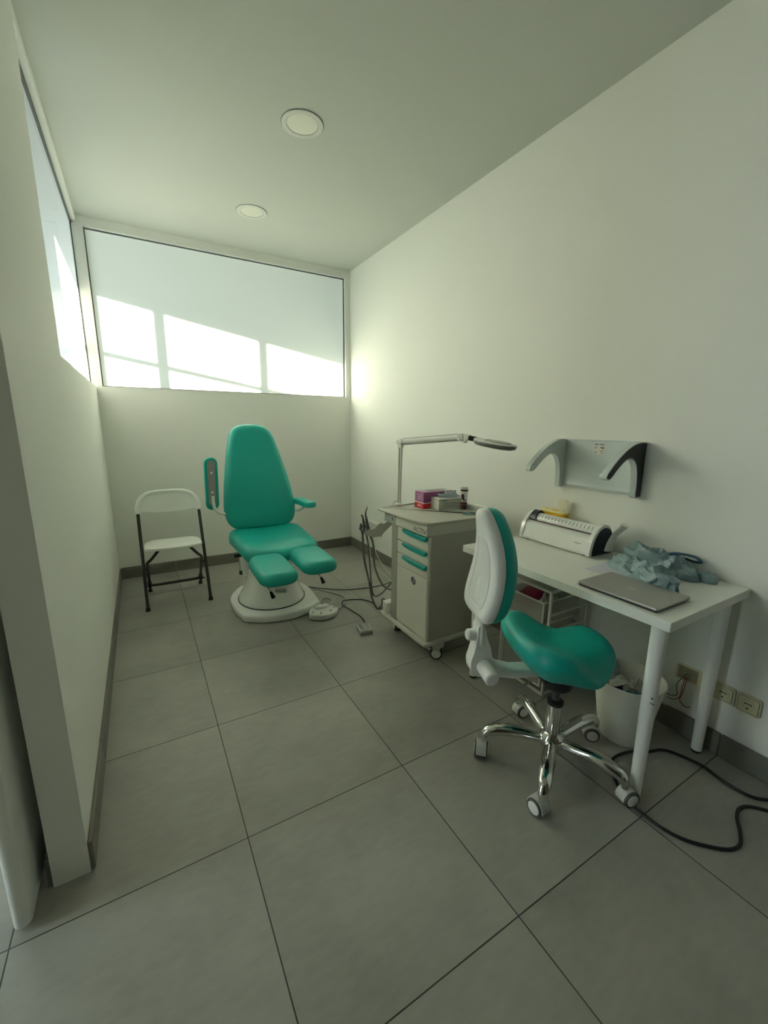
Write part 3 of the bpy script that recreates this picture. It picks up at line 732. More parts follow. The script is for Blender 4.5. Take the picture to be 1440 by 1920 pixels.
bm = NB(); prism(bm, rrect(.072, .022, .02, 5), lambda u, v, s: Vector((u+.01, v, hz+s)), .0002, .0012); link('dispenser_slot', bm, DKGREY, t, smooth=False)
bm = NB(); prism(bm, rrect(.098, .036, .01, 5), lambda u, v, s: Vector((u+.01, v, hz+s)), .0001, .0007); link('top_print', bm, BLUEFILM, t, smooth=False)
bm = NB()
for k, (a, b) in enumerate(((-.03, .025), (-.03, .01), (-.03, .018))): box(bm, -hx-.0012, -hx-.0002, a, b, .045-k*.013, .049-k*.013)
link('printed_lines', bm, BLUEFILM, t, smooth=False)
t, hx, hy, hz = carton('carton', 'open white carton with pale blue film poking out in front of the pink carton', -.424, -.244, -2.125, -2.028, ZT, ZT+.068, CARTON, R_(-6))
bm = NB()
for k in range(6): box(bm, -.06, .06-.018*(k % 3), -hy-.0012, -hy-.0002, .014+k*.006, .0165+k*.006)
box(bm, -.066, -.03, -hy-.0014, -hy-.0002, .054, .062)
link('printed_lines', bm, INKG, t, smooth=False)
bm = NB(); box(bm, -hx-.001, hx+.001, -hy-.001, hy+.001, hz-.008, hz-.004); link('seam_strip', bm, INKG, t, smooth=False)
def crumple(bm, cx, cy, z0, rx, ry, h, seed, n=26, m=18, amp=.3, freq=3.0, flat=.0):
    rings = []
    for j in range(m+1):
        ph = (PI/2)*j/m; ring = []
        for i in range(n):
            th = 2*PI*i/n
            d = Vector((math.cos(th)*math.cos(ph), math.sin(th)*math.cos(ph), math.sin(ph)))
            nn = noise.noise(d*freq+Vector((seed, seed*.3, 0)))
            nn += .5*abs(noise.noise(d*freq*2.3+Vector((seed*2, 1, 3))))
            s = 1+amp*nn
            ring.append(Vector((cx+d.x*rx*s, cy+d.y*ry*s, z0+max(0, d.z*h*(1+amp*1.3*nn)))))
        rings.append(ring)
    loft(bm, rings)
bm = NB(); crumple(bm, .012, .005, hz+.0006, .062, .034, .032, 3.3, amp=.5, freq=2.2); link('crumpled_film', bm, BLUEFILM, t, angle=20)
t = thing('squeeze_tube', 'white and maroon squeeze tube standing on its cap beside the cartons', 'tube', (-.262, -2.150, ZT), local=True)
bm = NB(); cyl(bm, (0, 0, 0), (0, 0, .030), .0165, bev=.002); link('cap', bm, MAROON, t)
rings = []
for z, rx, ry in ((.030, .018, .018), (.06, .0205, .0175), (.095, .022, .012), (.122, .023, .0045), (.132, .0235, .0015), (.138, .0235, .0014)):
    rings.append([Vector((rx*math.cos(a)*.75-ry*math.sin(a)*.66*0, 0, z))+Vector((rx*math.cos(a)*.15, -rx*math.cos(a)*.62, 0))+Vector((ry*math.sin(a)*.9, ry*math.sin(a)*.6, 0)) for a in [2*PI*k/24 for k in range(24)]])
def between(z0, z1, off=0):
    out = []
    keys = [(.030, .018, .018), (.06, .0205, .0175), (.095, .022, .012), (.122, .023, .0045), (.132, .0235, .0015), (.138, .0235, .0014)]
    zs = sorted({z0, z1, *[k[0] for k in keys if z0 < k[0] < z1]})
    for z in zs:
        for a, b in zip(keys[:-1], keys[1:]):
            if a[0] <= z <= b[0]+1e-9:
                s = (z-a[0])/(b[0]-a[0]); rx = a[1]+(b[1]-a[1])*s+off; ry = a[2]+(b[2]-a[2])*s+off; break
        c, s_ = math.cos(R_(-38)), math.sin(R_(-38))
        out.append([Vector((rx*math.cos(a)*c-ry*math.sin(a)*s_, rx*math.cos(a)*s_+ry*math.sin(a)*c, z)) for a in [2*PI*k/28 for k in range(28)]])
    return out
bm = NB(); loft(bm, between(.030, .138)); bd = link('tube_body', bm, GLOSSWHITE, t)
bm = NB(); loft(bm, between(.112, .121, .0006), cap=False); link('maroon_band', bm, MAROON, bd)
bm = NB(); loft(bm, between(.031, .046, .0006), cap=False); link('maroon_band', bm, MAROON, bd)
# slanted maroon flash
bm = NB(); src = between(.05, .095, .0008)
k0 = 17
vs = []
for r, (a, b) in zip(src, ((0, 8), (0, 6), (0, 3))): vs.append([r[(k0+a) % 28], r[(k0+a+(b-a)//2) % 28], r[(k0+b) % 28]])
for ra, rb in zip(vs[:-1], vs[1:]):
    for i in range(2): bm.faces.new([bm.verts.new(p) for p in (ra[i], ra[i+1], rb[i+1], rb[i])])
link('printed_flash', bm, MAROON, bd)
# small tools
t = thing('hand_tool', 'small hand tool with a pale cyan handle lying on the trolley', 'tool', (-.345, -2.30, ZT), R_(-40), local=True)
bm = NB(); box(bm, -.04, .016, -.007, .007, 0, .009, .003); link('handle', bm, CYAN, t)
bm = NB(); box(bm, .016, .045, -.005, .005, .001, .006, .0015); box(bm, -.046, -.038, -.005, .005, .001, .006, .0015); link('jaw', bm, STEEL, t)
for dx, dy, rz, nm, lb in ((-.315, -2.34, 0, 'hand_tool', 'slim dark metal hand tool nearest the trolley edge'), (-.275, -2.305, 0, 'hand_tool', 'slim dark metal hand tool lying behind the cyan handled tool')):
    bm = NB(); obox(bm, Matrix.Translation((dx, dy, ZT+.0025)) @ Matrix.Rotation(R_(-38 if 'nearest' in lb else -55), 4, 'Z'), .11, .006, .0045, .0015)
    single(nm, lb, 'tool', bm, STEEL if 'nearest' in lb else DKGREY, (dx, dy, ZT))

# ------------------------------------------------------------------ desk
def desk():
    t = thing('desk', 'white desk with round tapered legs against the right wall', 'desk', (-.30, -3.02, 0))
    bm = NB(); box(bm, -.584, -.006, -3.507, -2.527, .701, .735, .0018, 2); link('tabletop', bm, DESKWHITE, t, smooth=False)
    for x, y in ((-.52, -2.585), (-.06, -2.585), (-.52, -3.45), (-.06, -3.45)):
        bm = NB(); tube(bm, [(x, y, .012), (x, y, .03), (x, y, .35), (x, y, .690), (x, y, .7005)], [.0195, .0195, .0235, .026, .026], 28); l = link('leg', bm, PLASTIC, t)
        bm = NB(); cyl(bm, (x, y, .0003), (x, y, .0125), .0175, .0195, 24); link('foot', bm, BLACKP, l)
        bm = NB(); cyl(bm, (x, y, .694), (x, y, .7008), .045, seg=28); link('mounting_plate', bm, PLASTIC, l)
        if x == -.52 and y == -3.45:
            bm = NB(); obox(bm, Matrix.Translation((x-.0175, y-.0165, .428)) @ Matrix.Rotation(R_(42), 4, 'Z'), .004, .006, .005); obox(bm, Matrix.Translation((x-.0155, y-.0185, .408)) @ Matrix.Rotation(R_(45), 4, 'Z') @ Matrix.Rotation(R_(25), 4, 'X'), .004, .016, .002); link('scuff', bm, INK, l, smooth=False)
desk()
ZD = .7355

# laptop
t = thing('laptop', 'closed grey laptop lying near the front edge of the white desk', 'laptop', (-.4475, -3.304, ZD), local=True)
bm = NB(); P = rrect(.108, .146, .008, 5)
loft(bm, [[Vector((u*s, v*s, z)) for u, v in P] for s, z in ((.97, .002), (.985, .0035), (.995, .0058), (.995, .0070))]); link('base', bm, BLACKP, t)
bm = NB(); loft(bm, [[Vector((u*s, v*s, z)) for u, v in P] for s, z in ((.998, .0078), (1, .0085), (1, .0142), (.996, .0152))]); lid = link('lid', bm, LAPTOP, t)
bm = NB()
for a in (-1, 1):
    for b in (-1, 1): box(bm, a*.0065-.0058, a*.0065+.0058, b*.0065-.0058, b*.0065+.0058, .0152, .0154)
link('logo', bm, LAPLOGO, lid, smooth=False)
for u in (-.08, .08):
    for v in (-.115, .115):
        bm = NB(); cyl(bm, (u, v, 0), (u, v, .003), .008, seg=14); link('foot', bm, RUBBER, t)

# sheets of paper under laptop and bag
bm = NB(); obox(bm, Matrix.Translation((-.25, -3.20, ZD+.0003)) @ Matrix.Rotation(R_(3), 4, 'Z'), .21, .297, .0006)
single('paper_sheet', 'upper lilac white paper sheet between laptop and plastic bag', 'paper', bm, PAPER, (-.25, -3.20, ZD), smooth=False)

# crumpled plastic bag
def bag():
    t = thing('plastic_bag', 'crumpled blue grey plastic bag with a dark blue strap by the wall', 'bag', (-.14, -3.22, ZD), local=True)
    def bundle(name, cx, cy, rz, L, Wd, hgt, seed, n=110, m=36):
        bm = NB(); rings = []
        M = Matrix.Translation((cx, cy, 0)) @ Matrix.Rotation(rz, 4, 'Z')
        for j in range(m+1):
            ph = (PI/2)*j/m; ring = []
            for i in range(n):
                th = 2*PI*i/n
                e = 2.6
                c, q = math.cos(th), math.sin(th)
                d = Vector((math.copysign(abs(c)**(2/e), c)*math.cos(ph), math.copysign(abs(q)**(2/e), q)*math.cos(ph), math.sin(ph)**.8))
                S = Vector((seed, seed*.37, seed*1.9))
                p = Vector((d.x*L*14, d.y*Wd*22, d.z*1.2))
                lo = noise.noise(p*.45+S)
                r1 = 1-2.2*abs(noise.noise(p*.8+S*2)); r2 = 1-2.2*abs(noise.noise(p*1.9+S*3))
                k = 1+.16*lo+.13*r1+.07*r2
                r3 = 1-2.2*abs(noise.noise(p*3.7+S*4))
                h = d.z*hgt*(.92+.50*lo+.46*r1+.26*r2+.12*r3)
                ring.append(M @ Vector((d.x*L*k, d.y*Wd*k, max(.0006*(1+d.z), h))))
            rings.append(ring)
        loft(bm, rings)
        return link(name, bm, BAG, t, angle=16)
    bundle('front_bundle', -.100, .000, R_(-114), .155, .052, .050, 2.2)
    bundle('rear_bundle', .048, .005, R_(-98), .145, .058, .066, 5.1)
    bundle('handle_loop', .075, -.150, R_(-110), .052, .030, .030, 8.3, 60, 20)
    bm = NB()
    P = catmull([Vector(p) for p in ((.07, .00, .064), (.085, -.03, .076), (.095, -.07, .080), (.102, -.105, .076), (.104, -.125, .062), (.098, -.10, .058), (.09, -.06, .066), (.08, -.02, .070))], 8)
    tube(bm, P, .0115, 10, sy=.4); link('strap', bm, BLUESTRAP, t)
bag()

# binding machine
def binder():
    t = thing('binding_machine', 'white binding machine with navy end caps and a lever handle', 'binding machine', (-.125, -2.765, ZD))
    y0, y1 = -2.975, -2.560
    prof = [(-.212, .008), (-.214, .02), (-.196, .082), (-.188, .092), (-.158, .104), (-.150, .100), (-.13, .100), (-.045, .10), (-.038, .09), (-.034, .02), (-.036, .008)]
    bm = NB(); prism(bm, prof, lambda u, v, s: Vector((u, s, ZD+v)), y0+.012, y1-.012); body = link('body', bm, GLOSSWHITE, t, angle=22)
    arch = [(-.214, .006), (-.215, .03), (-.203, .075), (-.185, .108), (-.155, .136), (-.118, .147), (-.082, .138), (-.056, .112), (-.04, .07), (-.034, .03), (-.034, .006)]
    arch = [(p.x, p.y) for p in catmull([Vector((u, v, 0)) for u, v in arch], 5)]
    for ya, yb, yo in ((y0, y0+.020, -1), (y1-.020, y1, 1)):
        bm = NB(); prism(bm, arch, lambda u, v, s: Vector((u, s, ZD+v)), ya, yb); e = link('end_frame', bm, GLOSSWHITE, t, angle=30)
        cx = -.122
        small = [(cx+(u-cx)*.86+.006, .006+(v-.006)*.90) for u, v in arch]
        yf = ya if yo < 0 else yb
        bm = NB(); prism(bm, small, lambda u, v, s: Vector((u, yf+yo*s, ZD+v)), .0002, .0035); link('end_panel', bm, NAVY, e, angle=30)
    # punching bar with slots
    RC = (-.128, .106); RR = .034
    bm = NB(); P = [(RC[0]+RR*math.cos(R_(a)), RC[1]+RR*math.sin(R_(a))) for a in range(-20, 201, 10)]
    prism(bm, P, lambda u, v, s: Vector((u, s, ZD+v)), y0+.02, y1-.055); bar = link('punch_bar', bm, GLOSSWHITE, t, angle=30)
    for k in range(16):
        yy = y1-.072-k*.0205
        bm = NB(); Q = [(RC[0]+(RR+.0006)*math.cos(R_(a)), RC[1]+(RR+.0006)*math.sin(R_(a))) for a in (122, 135, 148, 160)]
        pts = [[Vector((u, yy+dy, ZD+v)) for dy in (-.0013, .0013)] for u, v in Q]
        for a, b in zip(pts[:-1], pts[1:]): bm.faces.new([bm.verts.new(p) for p in (a[0], a[1], b[1], b[0])])
        link('slot', bm, BLACKP, bar, smooth=False)
    bm = NB(); box(bm, -.172, -.150, y0+.02, y1-.055, ZD+.1015, ZD+.1040); link('paper_slit', bm, MAROON, t, smooth=False)
    bm = NB(); n = 20; P = [(RC[0]+(.040 if k % 5 else .043)*math.cos(2*PI*k/n), RC[1]+.004+(.040 if k % 5 else .043)*math.sin(2*PI*k/n)) for k in range(n)]
    prism(bm, P, lambda u, v, s: Vector((u, s, ZD+v)), y1-.058, y1-.022); link('adjusting_knob', bm, NAVY, t, angle=20)
    bm = NB(); box(bm, -.2155, -.2135, y0+.055, y0+.088, ZD+.052, ZD+.0555); bm.transform(Matrix.Translation((.0102, 0, 0))); link('badge', bm, INKG, body, smooth=False)
    # lever
    path = catmull([Vector(p) for p in ((-.085, y0-.012, ZD+.020), (-.082, y0-.016, ZD+.060), (-.076, y0-.028, ZD+.100), (-.070, y0-.046, ZD+.128), (-.064, y0-.062, ZD+.152))], 8)
    wd = [.022+.014*abs(k/(len(path)-1)-.45)*1.3 for k in range(len(path))]
    bm = NB(); tube(bm, path, wd, 16, sy=.38, up=(0, -.7, .7)); link('lever', bm, PLASTIC, t)
    for x in (-.19, -.06):
        for y in (y0+.04, y1-.04):
            bm = NB(); cyl(bm, (x, y, ZD), (x, y, ZD+.0085), .009, seg=14); link('foot', bm, RUBBER, t)
binder()

# sharps container
t = thing('sharps_container', 'yellow sharps container with its pale flap open behind the binding machine', 'container', (-.070, -2.50, ZD), local=True)
t.location = (-.062, -2.655, ZD+.1005)
def oval(hx, hy, z, e=3.2, n=40):
    return [Vector((hx*math.copysign(abs(math.cos(a))**(2/e), math.cos(a)), hy*math.copysign(abs(math.sin(a))**(2/e), math.sin(a)), z)) for a in [2*PI*k/n for k in range(n)]]
bm = NB(); loft(bm, [oval(.024, .070, 0), oval(.025, .072, .002), oval(.029, .080, .045)]); link('tub', bm, YELLOW, t, angle=60)
bm = NB(); loft(bm, [oval(.030, .082, .044), oval(.032, .085, .0465), oval(.032, .085, .050), oval(.029, .081, .054), oval(.01, .05, .055)]); l = link('lid', bm, PALEY, t)
bm = NB(); prism(bm, rrect(.016, .02, .008, 4, 0, .0), lambda u, v, s: Vector((u, v, .0552+s)), 0, .0012); prism(bm, rrect(.013, .013, .006, 4, 0, .052), lambda u, v, s: Vector((u, v, .0548+s)), 0, .001); link('drop_opening', bm, YELLOW, l)
bm = NB(); cushion(bm, rrect(.030, .029, .013, 5), .006, .0025, lambda u, v, w: Vector((.022+w, -.028+u, .087+v)), -.001, 40)
box(bm, .020, .030, -.04, -.016, .052, .060, .002); box(bm, .022, .026, -.030, -.026, .116, .121); link('flap', bm, CREAM, l)

# ------------------------------------------------------------------ mesh drawer unit under the desk
def drawer_unit():
    t = thing('wire_drawer_unit', 'white metal drawer unit with mesh baskets standing under the desk', 'drawer unit', (-.19, -2.735, 0))
    xf, xb, ya, yb = -.330, -.050, -2.883, -2.590
    q = .006
    bm = NB()
    def bar(a, b):
        a, b = Vector(a), Vector(b); lo = [min(a[i], b[i])-q for i in range(3)]; hi = [max(a[i], b[i])+q for i in range(3)]
        box(bm, lo[0], hi[0], lo[1], hi[1], lo[2], hi[2], .0015, 1)
    for x in (xf, xb):
        for y in (ya, yb): bar((x, y, .0065), (x, y, .555))
        bar((x, ya, .555), (x, yb, .555))
        bar((x, ya, .0085), (x, yb, .0085))
    for y in (ya, yb):
        for z in (.555, .437, .345, .0085): bar((xf, y, z), (xb, y, z))
    link('frame', bm, WIREW, t)
    bm = NB(); box(bm, xf-.001, xb, ya, yb, .5615, .563); link('top_mesh', bm, MESHP, t, smooth=False)
    for nm, z0, z1, y0, y1, x0 in (('upper', .375, .490, ya+.028, yb-.028, xf-.012), ('lower', .045, .335, ya+.018, yb-.018, xf-.004)):
        bm = NB(); r = .0045
        c = [(x0, y0), (x0, y1), (xb-.012, y1), (xb-.012, y0)]
        for z in (z0, z1):
            for a, b in zip(c, c[1:]+c[:1]): cyl(bm, (*a, z), (*b, z), r, seg=8)
        for a in c: cyl(bm, (*a, z0), (*a, z1), r, seg=8)
        d = link('drawer', bm, WIREW, t)
        bm = NB()
        for (a, b) in zip(c, c[1:]+c[:1]):
            bm.faces.new([bm.verts.new((*a, z0)), bm.verts.new((*b, z0)), bm.verts.new((*b, z1)), bm.verts.new((*a, z1))])
        bm.faces.new([bm.verts.new((*a, z0)) for a in c])
        link('mesh_basket', bm, MESHP, d, smooth=False)
        if nm == 'lower':
            bm = NB(); box(bm, x0-.002, x0+.001, y0+.09, y1-.09, z1-.014, z1-.004); link('pull_tab', bm, WIREW, d, smooth=False)
drawer_unit()
bm = NB(); obox(bm, Matrix.Translation((-.235, -2.69, .452)) @ Matrix.Rotation(R_(14), 4, 'Z') @ Matrix.Rotation(R_(-6), 4, 'Y'), .16, .10, .045, .006)
o = single('pack', 'dark magenta pack lying in the upper mesh drawer', 'pack', bm, MAGENTA, (-.235, -2.69, .43))
bm = NB(); obox(bm, Matrix.Translation((-.245, -2.72, .398)) @ Matrix.Rotation(R_(4), 4, 'Z'), .15, .17, .034, .004)
single('carton', 'pale carton at the bottom of the upper mesh drawer', 'box', bm, CARTON, (-.245, -2.72, .381), smooth=False)
bm = NB(); crumple(bm, -.275, -2.80, .416, .030, .026, .065, 1.7, amp=.45, freq=2.4)
single('crumpled_bag', 'crumpled white bag at the near end of the upper mesh drawer', 'bag', bm, TISSUE, (-.275, -2.80, .416), angle=20)
bm = NB(); crumple(bm, -.115, -2.72, .381, .038, .06, .07, 6.1, amp=.4, freq=2.6)
single('crumpled_bag', 'crumpled white bag at the wall end of the upper mesh drawer', 'bag', bm, TISSUE, (-.115, -2.72, .381), angle=20)

# ------------------------------------------------------------------ saddle stool
def stool():
    t = thing('saddle_stool', 'teal saddle stool with white backrest shell and chrome castor base', 'stool', (-.645, -3.18, 0), R_(-20), local=True)
    # five-star base
    a0 = R_(-3+20)
    bm = NB(); lathe(bm, [(.0001, .075), (.034, .075), (.047, .085), (.052, .105), (.046, .125), (.032, .140), (.0305, .14)], 36); hub = link('base_hub', bm, CHROME, t)
    for k in range(5):
        a = a0+2*PI*k/5; d = Vector((math.cos(a), math.sin(a), 0)); Z = Vector((0, 0, 1)); s = Vector((-d.y, d.x, 0))
        P = catmull([d*.025+Z*.103, d*.08+Z*.112, d*.15+Z*.121, d*.205+Z*.119, d*.248+Z*.108, d*.268+Z*.088, d*.272+Z*.070], 6)
        n = len(P); RR = [.0200+.0070*math.sin(PI*min(1, i/(n*.80)))-.0055*max(0, (i/n-.78))*4 for i in range(n)]
        bm = NB(); tube(bm, P, RR, 18, sy=.85); link('base_leg', bm, CHROME, t)
        # castor
        ca_ang = R_((47, 77, -45, 180, 73)[k]+20)-PI
        c = d*.272
        off = Vector((math.cos(ca_ang), math.sin(ca_ang), 0))*.014
        off = Vector((-off.y, off.x, 0))*(-1, 1, 1, 1, 1)[k]
        cc = Vector((c.x+off.x, c.y+off.y, .031))
        # castors roll about the axis drawn in the photograph
        bm = NB(); cyl(bm, (c.x, c.y, .055), (c.x, c.y, .075), .0055, seg=12); cs = link('caster', bm, STEEL, t)
        caster_wheel(cs, cc, .031, .052, ca_ang+PI/2)
        bm = NB()
        M = Matrix.Translation(cc) @ Matrix.Rotation(ca_ang+PI/2, 4, 'Z') @ Matrix.Rotation(R_(90), 4, 'X')
        arc = [(.0345*math.cos(R_(b)), .0345*math.sin(R_(b))) for b in range(-10, 191, 10)]+[(.024*math.cos(R_(b)), .024*math.sin(R_(b))) for b in range(190, -11, -10)]
        prism(bm, arc, lambda u, v, w: M @ Vector((u, v, w)), -.020, .020); link('hood', bm, LTGREY, cs)
    bm = NB(); lathe(bm, [(.0285, .135), (.0285, .262), (.0265, .268)], 32); link('column_sleeve', bm, CHROME, t)
    bm = NB(); lathe(bm, [(.027, .262), (.031, .266), (.031, .278), (.018, .283), (.0165, .284)], 32); link('column_collar', bm, BLACKP, t)
    bm = NB(); lathe(bm, [(.014, .28), (.014, .36)], 24); link('gas_lift', bm, DKGREY, t)
    bm = NB(); lathe(bm, [(.018, .335), (.052, .345), (.056, .36), (.045, .395), (.03, .398)], 32); link('lift_boot', bm, BLACKP, t)
    bm = NB(); box(bm, -.10, .10, -.07, .07, .398, .43, .012); link('seat_plate', bm, BLACKP, t)
    bm = NB(); curve_tube(bm, [(-.13, -.03, .395), (-.17, -.035, .385), (-.20, -.04, .382)], .005, 5, 8); link('lever', bm, STEEL, t)
    # seat
    cx = -.008
    ol = [(-.188, 0), (-.184, .105), (-.155, .175), (-.085, .206), (-.005, .200), (.065, .176), (.120, .145), (.162, .108), (.186, .055), (.190, 0)]
    ol = ol+[(u, -v) for u, v in ol[-2:0:-1]]
    ol = [(p.x, p.y) for p in catmull([Vector((u, v, 0)) for u, v in ol], 5, True)]
    def hgt(u, v):
        U = u/.22; V = v/.215
        rear = .050*max(0, -U+.05)**1.5
        side_rear = .034*(V*V)*math.exp(-((U+.38)/.42)**2)
        dish = -.040*math.exp(-(((U+.18)/.5)**2+(V/.6)**2))
        thigh = -.115*(V*V)*math.exp(-((U-.38)/.40)**2)
        pom = .004*math.exp(-((U-.9)/.4)**2)
        return rear+side_rear+dish+thigh+pom
    def fs(u, v, w):
        k = w/.118
        return Vector((cx+u*(.80+.20*min(1, k*1.8)), v*(.78+.22*min(1, k*1.8)), .432+w*1.10+hgt(u, v)*(.40+.60*k)))
    bm = NB(); cushion(bm, ol, .118, .058, fs, .004, 96, back_r=.048)
    st = link('seat', bm, TEAL, t, angle=80)
    sd = st.modifiers.new('round', 'SUBSURF'); sd.levels = 1; sd.render_levels = 1
    # rear arm and joint
    bm = NB(); loft(bm, [[Vector((x, y*sy, z+dz*sz)) for y, dz in rrect(.022, .022, .010, 4)] for x, sy, sz, z in ((-.10, 1.6, .7, .425), (-.20, 1.5, .85, .43), (-.26, 1.2, 1.2, .445), (-.30, 1.0, 1.8, .475), (-.325, .95, 2.0, .488))]); link('back_arm', bm, PLASTIC, t)
    bm = NB(); prism(bm, [(p.x, p.y) for p in catmull([Vector(q) for q in ((-.300, .445, 0), (-.292, .49, 0), (-.298, .54, 0), (-.315, .585, 0), (-.328, .63, 0), (-.350, .63, 0), (-.352, .585, 0), (-.362, .53, 0), (-.372, .49, 0), (-.362, .448, 0), (-.33, .432, 0))], 5, True)], lambda u, v, s: Vector((u, s, v)), -.026, .026)
    bmesh.ops.bevel(bm, geom=[e for e in bm.edges if len(e.link_faces) == 2 and e.calc_face_angle(0) > 1.2], offset=.006, segments=3, affect='EDGES')
    link('tilt_joint', bm, PLASTIC, t, angle=50)
    bm = NB(); cyl(bm, (-.325, -.024, .478), (-.325, -.108, .470), .0265, .0255, 32, .005); link('tilt_knob', bm, MATTEWHITE, t)
    bm = NB(); cyl(bm, (-.348, 0, .590), (-.385, 0, .592), .022, .021, 28, .005); link('height_knob', bm, MATTEWHITE, t)
    # back upright bar
    bm = NB(); tube(bm, catmull([(-.337, 0, .56), (-.338, 0, .66), (-.340, 0, .72), (-.334, 0, .79), (-.318, 0, .84)], 6), .030, 16, sy=.5, up=(1, 0, 0)); link('back_bar', bm, PLASTIC, t)
    # backrest: shell + pad, egg outline, curved for the spine
    z0 = .655; Hh = .405
    def bx(z):  # spine curve
        s = (z-z0)/Hh
        return -.318+.052*math.sin(PI*min(1, max(0, s))*.95)-.018*s-.006
    prof = [(0, -.0), (.06, .006), (.100, .032), (.116, .085), (.114, .15), (.100, .225), (.078, .30), (.054, .36), (.032, .393), (0, .402)]
    ol = prof+[(-u, v) for u, v in prof[-2:0:-1]]
    ol = [(p.x, p.y) for p in catmull([Vector((u, v, 0)) for u, v in ol], 5, True)]
    def fp(u, v, w):
        z = z0+v
        return Vector((bx(z)+w-.35*u*u/.116*1.0*.6, u, z))
    bm = NB(); cushion(bm, ol, .046, .034, fp, .012, 80, back_r=.004); link('back_pad', bm, TEAL, t, angle=70)
    def fsx(u, v, w):
        z = z0+v
        return Vector((bx(z)-.0005-w+.012*max(0, 1-(v/.16))*0-.35*u*u/.116*.6, u, z))
    sm = [(u*1.015, v*1.0) for u, v in ol]
    bm = NB(); cushion(bm, sm, .046, .036, fsx, .014, 88, back_r=.003); sh = link('back_shell', bm, MATTEWHITE, t, angle=70)
    # raised ribbed panel on the shell, laid on its surface
    from mathutils.bvhtree import BVHTree
    tb = NB(); tb.from_mesh(sh.data); tree = BVHTree.FromBMesh(tb); 
    def on(u, v, lift):
        hit = tree.ray_cast(Vector((-.7, u, z0+v)), Vector((1, 0, 0)))[0]
        return None if hit is None else hit+Vector((-lift, 0, 0))
    pan = [(0, .048), (.045, .056), (.068, .095), (.066, .15), (.052, .225), (.034, .285), (0, .300)]
    pan = pan+[(-u, v) for u, v in pan[-2:0:-1]]
    pan = [(p.x, p.y) for p in catmull([Vector((u, v, 0)) for u, v in pan], 5, True)]
    HP = [(.048, .030), (.056, .045), (.095, .068), (.15, .066), (.225, .052), (.285, .034), (.30, .01)]
    def wid(v):
        for (a, wa), (b, wb) in zip(HP[:-1], HP[1:]):
            if a <= v <= b: return wa+(wb-wa)*(v-a)/(b-a)
        return 0
    bm = NB(); P = [on(u, v, .0004) for u, v in pan]; P.append(P[0]); tube(bm, P, .0022, 8); link('panel_ridge', bm, MATTEWHITE, sh)
    bm = NB()
    for k in range(-13, 40):
        pts = []
        for j in range(25):
            u = -.066+.132*j/24; v = .05+k*.0095+u*.75
            if .06 < v < .285 and abs(u) < wid(v)-.007: pts.append(on(u, v, .0001))
        if len(pts) > 2: tube(bm, pts, .0017, 6)
    tb.free()
    rb = link('panel_ribs', bm, MATTEWHITE, sh); rb['kind'] = 'stuff'
stool()

# ------------------------------------------------------------------ waste bin
BX, BY = -.232, -3.232
t = thing('waste_bin', 'white plastic waste bin under the desk filled with blue tissue', 'bin', (BX, BY, 0), local=True)
prof = [(.0001, .0005), (.088, .0005), (.093, .004)]
for k in range(1, 41):
    s = k/40; rib = -.0009 if k % 8 == 0 else 0
    prof.append((.093+.043*s+rib, .004+.272*s))
prof += [(.1395, .277), (.1405, .281), (.138, .284), (.134, .282), (.132, .272), (.092, .012), (.0001, .010)]
bm = NB(); lathe(bm, prof, 56); link('tub', bm, BIN, t, angle=30)
bm = NB(); crumple(bm, BX-.035, BY+.035, .17, .042, .036, .058, 4.4, amp=.4, freq=2.6); single('tissue_wad', 'dark blue tissue wad inside the waste bin', 'tissue', bm, BLUEPAPER, (BX-.035, BY+.035, .17), angle=20)
bm = NB(); crumple(bm, BX-.03, BY-.048, .17, .042, .034, .058, 7.9, amp=.4, freq=2.6); single('tissue_wad', 'teal tissue wad at the near side of the waste bin', 'tissue', bm, TEALPAPER, (BX-.03, BY-.048, .17), angle=20)
bm = NB(); crumple(bm, BX+.055, BY-.01, .17, .032, .042, .066, 2.9, amp=.4, freq=2.6); single('tissue_wad', 'white crumpled tissue wad by the wall side of the waste bin', 'tissue', bm, TISSUE, (BX+.055, BY-.01, .17), angle=20)
def warped(cx, cy, cz, wx, wz, rz, tilt, seed, nx=18, ny=18, amp=.025):
    bm = NB(); g = []
    M = Matrix.Translation((cx, cy, cz)) @ Matrix.Rotation(rz, 4, 'Z') @ Matrix.Rotation(tilt, 4, 'X')
    for j in range(ny+1):
        row = []
        for i in range(nx+1):
            u = -1+2*i/nx; v = j/ny
            p = Vector((u*wx*(1-.5*v*v), noise.noise(Vector((u*1.6+seed, v*2.2, seed)))*amp*2+.02*u*u, v*wz*(1-.12*u)))
            row.append(bm.verts.new(M @ p))
        g.append(row)
    for j in range(ny):
        for i in range(nx): bm.faces.new((g[j][i], g[j][i+1], g[j+1][i+1], g[j+1][i]))
    return bm
bm = warped(BX-.045, BY+.052, .235, .040, .12, R_(-50), R_(6), 3.1); single('clear_film_wrapper', 'clear bluish film wrapper standing out of the waste bin', 'wrapper', bm, FILM, (BX-.045, BY+.052, .235), angle=30)
bm = warped(BX-.045, BY-.008, .258, .055, .05, R_(-35), R_(-70), 5.2, amp=.008); single('paper_strip', 'white paper strip lying across the waste in the bin', 'paper', bm, CARTON, (BX-.045, BY-.008, .258), angle=30)

